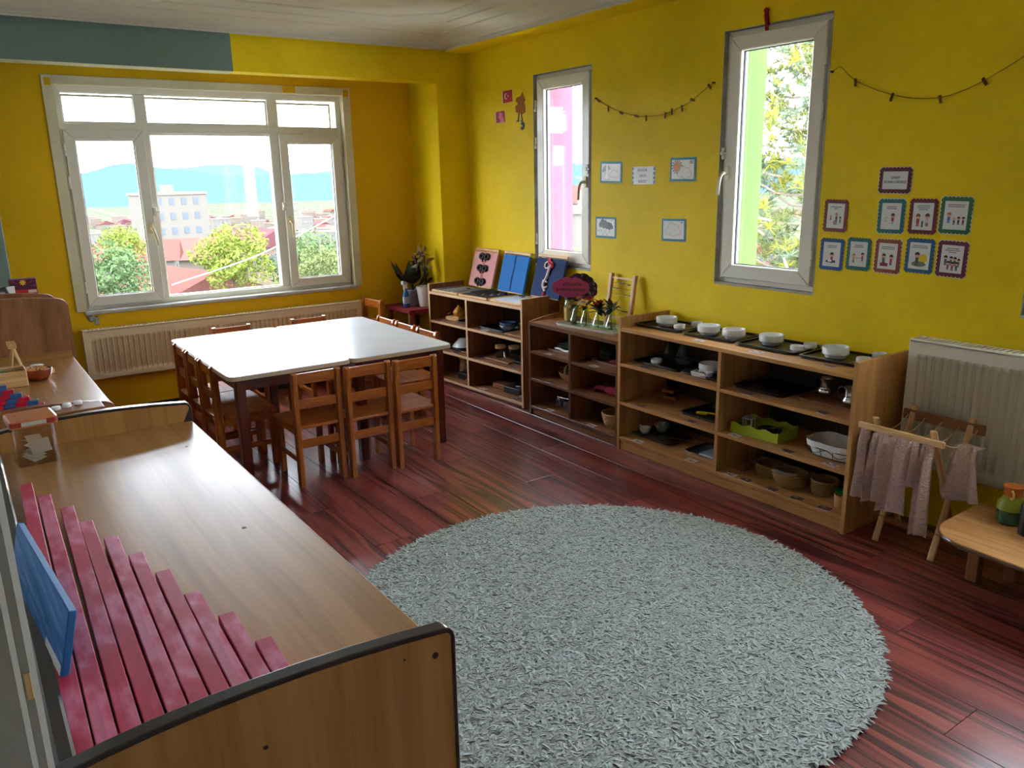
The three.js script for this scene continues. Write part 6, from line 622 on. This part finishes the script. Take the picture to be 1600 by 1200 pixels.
// ---------- outdoors: valley town, trees, hills (all built at their distances) ----------
{
  const ext = (c, o = {}) => phys(c, 1, { specularIntensity: 0, ...o });   // matt, seen from far away
  const gh = (x, z) => { const d = Math.hypot(x, z); return d < 30 ? -7.5 : d < 400 ? -7.5 - (d - 30) * 0.085 : -39 + (d - 400) * 0.015; };
  const nb = (seed) => (x, z, s) => fbm(x / s + 50, z / s + 50, 64, 64, seed, 4);
  const hillN = nb(5);
  { const P = [], uv = [], idx = [], A = 60, Rr = 26; for (let j = 0; j <= Rr; j++) for (let i = 0; i <= A; i++) { const a = -1.9 + 3.4 * i / A, d = 2 + 1165 * (j / Rr) ** 2.2, x = Math.sin(a + 0.6) * d, z = -Math.cos(a + 0.6) * d; P.push(x, gh(x, z) + (d > 40 ? (hillN(x, z, 40) - 0.5) * 2.5 : 0), z); uv.push(x / 40, z / 40); } for (let j = 0; j < Rr; j++) for (let i = 0; i < A; i++) { const a = j * (A + 1) + i; idx.push(a, a + A + 1, a + 1, a + 1, a + A + 1, a + A + 2); }
    const g = new THREE.BufferGeometry(); g.setAttribute('position', new THREE.Float32BufferAttribute(P, 3)); g.setAttribute('uv', new THREE.Float32BufferAttribute(uv, 2)); g.setIndex(idx); g.computeVertexNormals(); struct('valley_ground', g, ext(0xffffff, { map: makeTex(512, 512, (u, v) => { const f = fbm(u, v, 24, 24, 3, 4), k = smooth(clamp((f - 0.42) / 0.16, 0, 1)); return mixc([52, 63, 38], [84, 81, 75], k); }) })); }
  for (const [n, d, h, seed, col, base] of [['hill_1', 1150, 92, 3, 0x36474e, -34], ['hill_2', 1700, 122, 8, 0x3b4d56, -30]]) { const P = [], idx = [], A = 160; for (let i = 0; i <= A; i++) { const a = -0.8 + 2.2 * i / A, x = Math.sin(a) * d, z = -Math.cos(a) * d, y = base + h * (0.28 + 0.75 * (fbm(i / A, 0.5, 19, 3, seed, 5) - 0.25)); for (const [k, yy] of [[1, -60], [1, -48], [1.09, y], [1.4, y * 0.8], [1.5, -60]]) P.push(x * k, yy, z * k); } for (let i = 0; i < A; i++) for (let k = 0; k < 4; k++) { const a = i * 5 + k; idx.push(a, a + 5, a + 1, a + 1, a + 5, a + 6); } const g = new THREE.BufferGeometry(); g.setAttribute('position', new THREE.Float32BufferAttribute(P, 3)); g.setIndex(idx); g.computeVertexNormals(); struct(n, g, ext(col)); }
  const wallM = [0x645c54, 0x5c534a, 0x67594e, 0x605b54].map((c) => ext(c)), roofM = [0x573630, 0x5f3c36, 0x523336].map((c) => ext(c)), winM = std(0x3c444c, 0.6);
  function house(name, label, w, h, d, k, gable, group) { const t = thing(name, label, 'house', [0, 0, 0], 0, group); part('wall', bx(-w / 2, w / 2, -6, h, -d / 2, d / 2, 0), wallM[k % 4], t); if (gable) { const g = extrude(poly([[-w / 2 - 0.5, h - 0.1], [w / 2 + 0.5, h - 0.1], [0, h + w * 0.2]]), d + 1); part('roof', move(g, 0, 0, -d / 2 - 0.5), roofM[k % 3], t); } else part('roof', merge(bx(-w / 2 - 0.2, w / 2 + 0.2, h, h + 0.5, -d / 2 - 0.2, d / 2 + 0.2, 0), bx(-1, 1, h, h + 2, -1, 1, 0)), wallM[(k + 1) % 4], t); for (let y = 1; y + 1.6 < h; y += 3) for (let x = -w / 2 + 1.2; x < w / 2 - 1; x += 2.6) part('window', bx(x, x + 1.1, y, y + 1.4, d / 2 - 0.05, d / 2 + 0.06, 0), winM, t); return t; }
  const kinds = [['pale_house', 'small bright town house with a dark red roof, far down the valley', 9, 6, 8, 0, true], ['pale_house', 'small bright flat-roofed house, far down the valley', 8, 8, 8, 1, false], ['pale_house', 'low bright house with a dull red roof, far down the valley', 11, 4, 7, 2, true], ['pale_block', 'bright multi-storey block among the far houses', 12, 15, 10, 3, false], ['pale_house', 'bright two-storey house with a flat roof, far down the valley', 10, 6.5, 9, 2, false]];
  const first = kinds.map((k) => house(...k, 'hazy houses across the valley')), r = rng(2026); let c = 0;
  const put = [[37, -180, 13], [9.3, -52, 9], [10.5, -72, 7], [17.5, -85, 8], [27.5, -95, 9], [60, -66, 9], [48, -55, 9]], seen = []; let n = 0;
  for (let i = 0; i < 1500 && n < 280; i++) { const d = 85 + 1010 * (i / 1499) ** 1.15 + r() * 40, a = r() < 0.9 ? lerp(0.06, 0.44, r()) : lerp(0.44, 1.0, r()), x = Math.sin(a) * d, z = -Math.cos(a) * d, far = d > 330, k = far ? Math.floor(r() * 5) : [0, 2, 0, 4][Math.floor(r() * 4)], q = [6.5, 6, 7, 8.5, 7.5][k]; if (r() < 0.4 || put.some(([u, v, w]) => Math.hypot(u - x, v - z) < (w + q) * 1.05)) continue; const o = seen[k] ? copy(first[k]) : first[k]; seen[k] = 1; put.push([x, z, q]); o.position.set(x, gh(x, z) - (far ? 0 : 1), z); o.rotation.y = (r() - 0.5) * 1.2; o.scale.setScalar(0.8 + r() * 0.25); n++; }
  // nearer houses that can be told apart
  const place = (o, x, y, z, ry) => { o.position.set(x, y, z); o.rotation.y = ry; };
  place(house('town_house', 'wide red-roofed house just below the middle pane', 11, 3, 9, 0, true), 9.3, -9.2, -52, 0.25); place(house('town_house', 'white house with a low red roof behind the wide red roof', 7, 3.2, 6, 3, true), 10.5, -8.0, -72, 1.3); place(house('town_house', 'red-roofed house left of the large tree', 9, 3, 8, 1, true), 17.5, -9.0, -85, 1.2); place(house('town_house', 'red-roofed house between the two right trees', 10, 3.5, 8, 2, true), 27.5, -9.6, -95, 0.5); place(house('apartment_block', 'tall pale apartment block in the middle of the valley view', 12, 18, 11, 3, false), 37, -19, -180, 0.2);
  // roof tiles of the nearest roof: ridge rolls
  // trees
  const leafM = [0x545f38, 0x646e30, 0x4c5e3c, 0x5c643e].map((q) => ext(q));
  function crown(R, n, seed, sq = 0.85) { const q = rng(seed), P = []; for (let i = 0; i < n; i++) { const u = q() * 2 - 1, a = q() * 6.283, k = R * (0.55 + 0.45 * q() ** 0.5) * (0.8 + 0.3 * Math.sin(a * 3 + u * 5 + seed)), s = Math.sqrt(1 - u * u), p = [Math.cos(a) * s * k, u * k * sq, Math.sin(a) * s * k], L = R * (0.04 + 0.035 * q()), e = () => (q() - 0.5) * 2 * L; const A = [p[0] + e(), p[1] + e(), p[2] + e()], B = [p[0] + e(), p[1] + e(), p[2] + e()], C = [p[0] + e(), p[1] + e(), p[2] + e()]; P.push(...A, ...B, ...C); } const g = new THREE.BufferGeometry(); g.setAttribute('position', new THREE.Float32BufferAttribute(P, 3)); g.computeVertexNormals(); return NG(g); }
  function tree(name, label, R, H, k, seed, n, group) { const t = thing(name, label, 'tree', [0, 0, 0], 0, group); part('trunk', merge(rod([0, -4, 0], [0, H - R * 0.3, 0], R * 0.07, 7, R * 0.045), rod([0, H - R, 0], [R * 0.5, H + R * 0.2, 0.1], R * 0.035, 5, R * 0.015), rod([0, H - R * 0.8, 0], [-R * 0.45, H + R * 0.25, 0.2], R * 0.03, 5, R * 0.012)), M.stem, t); const f = part('foliage', move(crown(R, n, seed), 0, H, 0), leafM[k], t); return t; }
  for (const [label, px, y, z, R, k, s] of [['dense green tree filling the lower part of the left sash', 4.3, -6.3, -46, 2.3, 2, 1], ['smaller yellow-green tree at the right of the left sash', 7.31, -5.5, -60, 1.7, 1, 2], ['large round tree before the red roof, lower right of the middle pane', 10.69, -5.5, -44, 2.35, 1, 3], ['grey-green tree seen through the right sash', 16.2, -6.6, -46, 2.7, 2, 4], ['small yellow-green tree at the bottom edge of the right sash', 14.6, -6.2, -40, 1.6, 3, 5]]) { const t = tree('garden_tree', label, R, 3, k, s, 6000); t.position.set(px, y - 0.4, z); }
  const tk = [0, 1, 2].map((k) => tree('valley_tree', 'round green tree among the far valley houses', 3.2, 3.5, k + (k === 2 ? 1 : 0), 20 + k, 1300, 'round trees among the far houses'));
  for (let i = 0, m = 0; i < 700 && m < 170; i++) { const d = 62 + 900 * (i / 699) ** 1.4 + r() * 30, a = lerp(0.03, 0.55, r()), x = Math.sin(a) * d, z = -Math.cos(a) * d, R = 3.4; if (put.some(([u, v, w]) => Math.hypot(u - x, v - z) < w + R + 1)) continue; put.push([x, z, R * 0.8]); const o = m < 3 ? tk[m] : copy(tk[m % 3]); m++; o.position.set(x, gh(x, z) + 0.3, z); o.scale.setScalar(0.55 + r() * 0.5); o.rotation.y = r() * 6; }
  // pine right outside the larger side window
  const pt = thing('pine_tree', 'sparse yellow-green pine filling the larger side window', 'tree', [7.6, -7.5, -2.2]); { const q = rng(64), B = [], N = []; part('trunk', tube([[0.2, 0, 0.3], [0.1, 4, 0.1], [0.2, 8, -0.1], [0, 11, 0]], 0.13, 8, 16), M.stem, pt);
    const nm = [[], [], []]; for (let i = 0; i < 70; i++) { const y = 4.6 + 6.2 * (i / 70), a = i * 2.4, L = (1.0 + q() * 1.0) * (1.3 - 0.55 * (i / 70)), e = [Math.cos(a) * L, y + 0.25 + q() * 0.5, Math.sin(a) * L]; B.push(tube([[0.12, y, 0], [e[0] * 0.5, y + 0.05, e[2] * 0.5], e], 0.022, 5, 6)); for (let c2 = 0; c2 < 34; c2++) { const f = 0.35 + 0.65 * q(), p = [e[0] * f + (q() - 0.5) * 0.5, lerp(y, e[1], f) + (q() - 0.4) * 0.5, e[2] * f + (q() - 0.5) * 0.5], P = nm[(i + c2) % 3]; for (let k = 0; k < 24; k++) { const d = v3(q() - 0.5, q() - 0.25, q() - 0.5).normalize().multiplyScalar(0.13 + q() * 0.1), o = v3(q() - 0.5, q() - 0.5, q() - 0.5).cross(d).normalize().multiplyScalar(0.009); P.push(p[0] - o.x, p[1] - o.y, p[2] - o.z, p[0] + o.x, p[1] + o.y, p[2] + o.z, p[0] + d.x, p[1] + d.y, p[2] + d.z); } } }
    part('branches', B, std(0x7a6e60, 0.9), pt); nm.forEach((P, k) => { const g = new THREE.BufferGeometry(); g.setAttribute('position', new THREE.Float32BufferAttribute(P, 3)); g.computeVertexNormals(); part('needles', g, ext([0x5c6238, 0x727430, 0x566250][k]), pt); }); }
  const gt = tree('garden_tree', 'pale green tree at the bottom of the narrow side window', 3, 3, 1, 9, 4000); gt.position.set(30, -8.6, -36);
  place(house('town_house', 'pale house with a red roof seen through the narrow side window', 9, 5, 8, 0, true), 60, -6.5, -66, 0.8); place(house('town_house', 'white house below the red roof in the narrow side window', 8, 5, 8, 3, false), 48, -7, -55, 0.7);
  for (const [a, b, s, l] of [[[3, -2.0, -25], [9.5, 0.2, -25], 0.8, 'pale cable crossing low before the red roof'], [[2.0, -2.4, -24], [9, -2.2, -24], 0.1, 'pale straight cable just above the sill line'], [[5, 0.95, -1.0], [5.6, 1.5, -5.5], 0.08, 'pale cable crossing the pine in the larger side window']]) solo('overhead_cable', tube([a, [(a[0] + b[0]) / 2, (a[1] + b[1]) / 2 - s * 0.3, (a[2] + b[2]) / 2], b], a[2] > -5 ? 0.012 : 0.02, 5, 20), std(0xd8d8d4, 0.6), l, 'cable');
}
scene.traverse((o) => { if (o.isMesh) { o.castShadow = true; o.receiveShadow = true; } });
renderer.render(scene, camera);
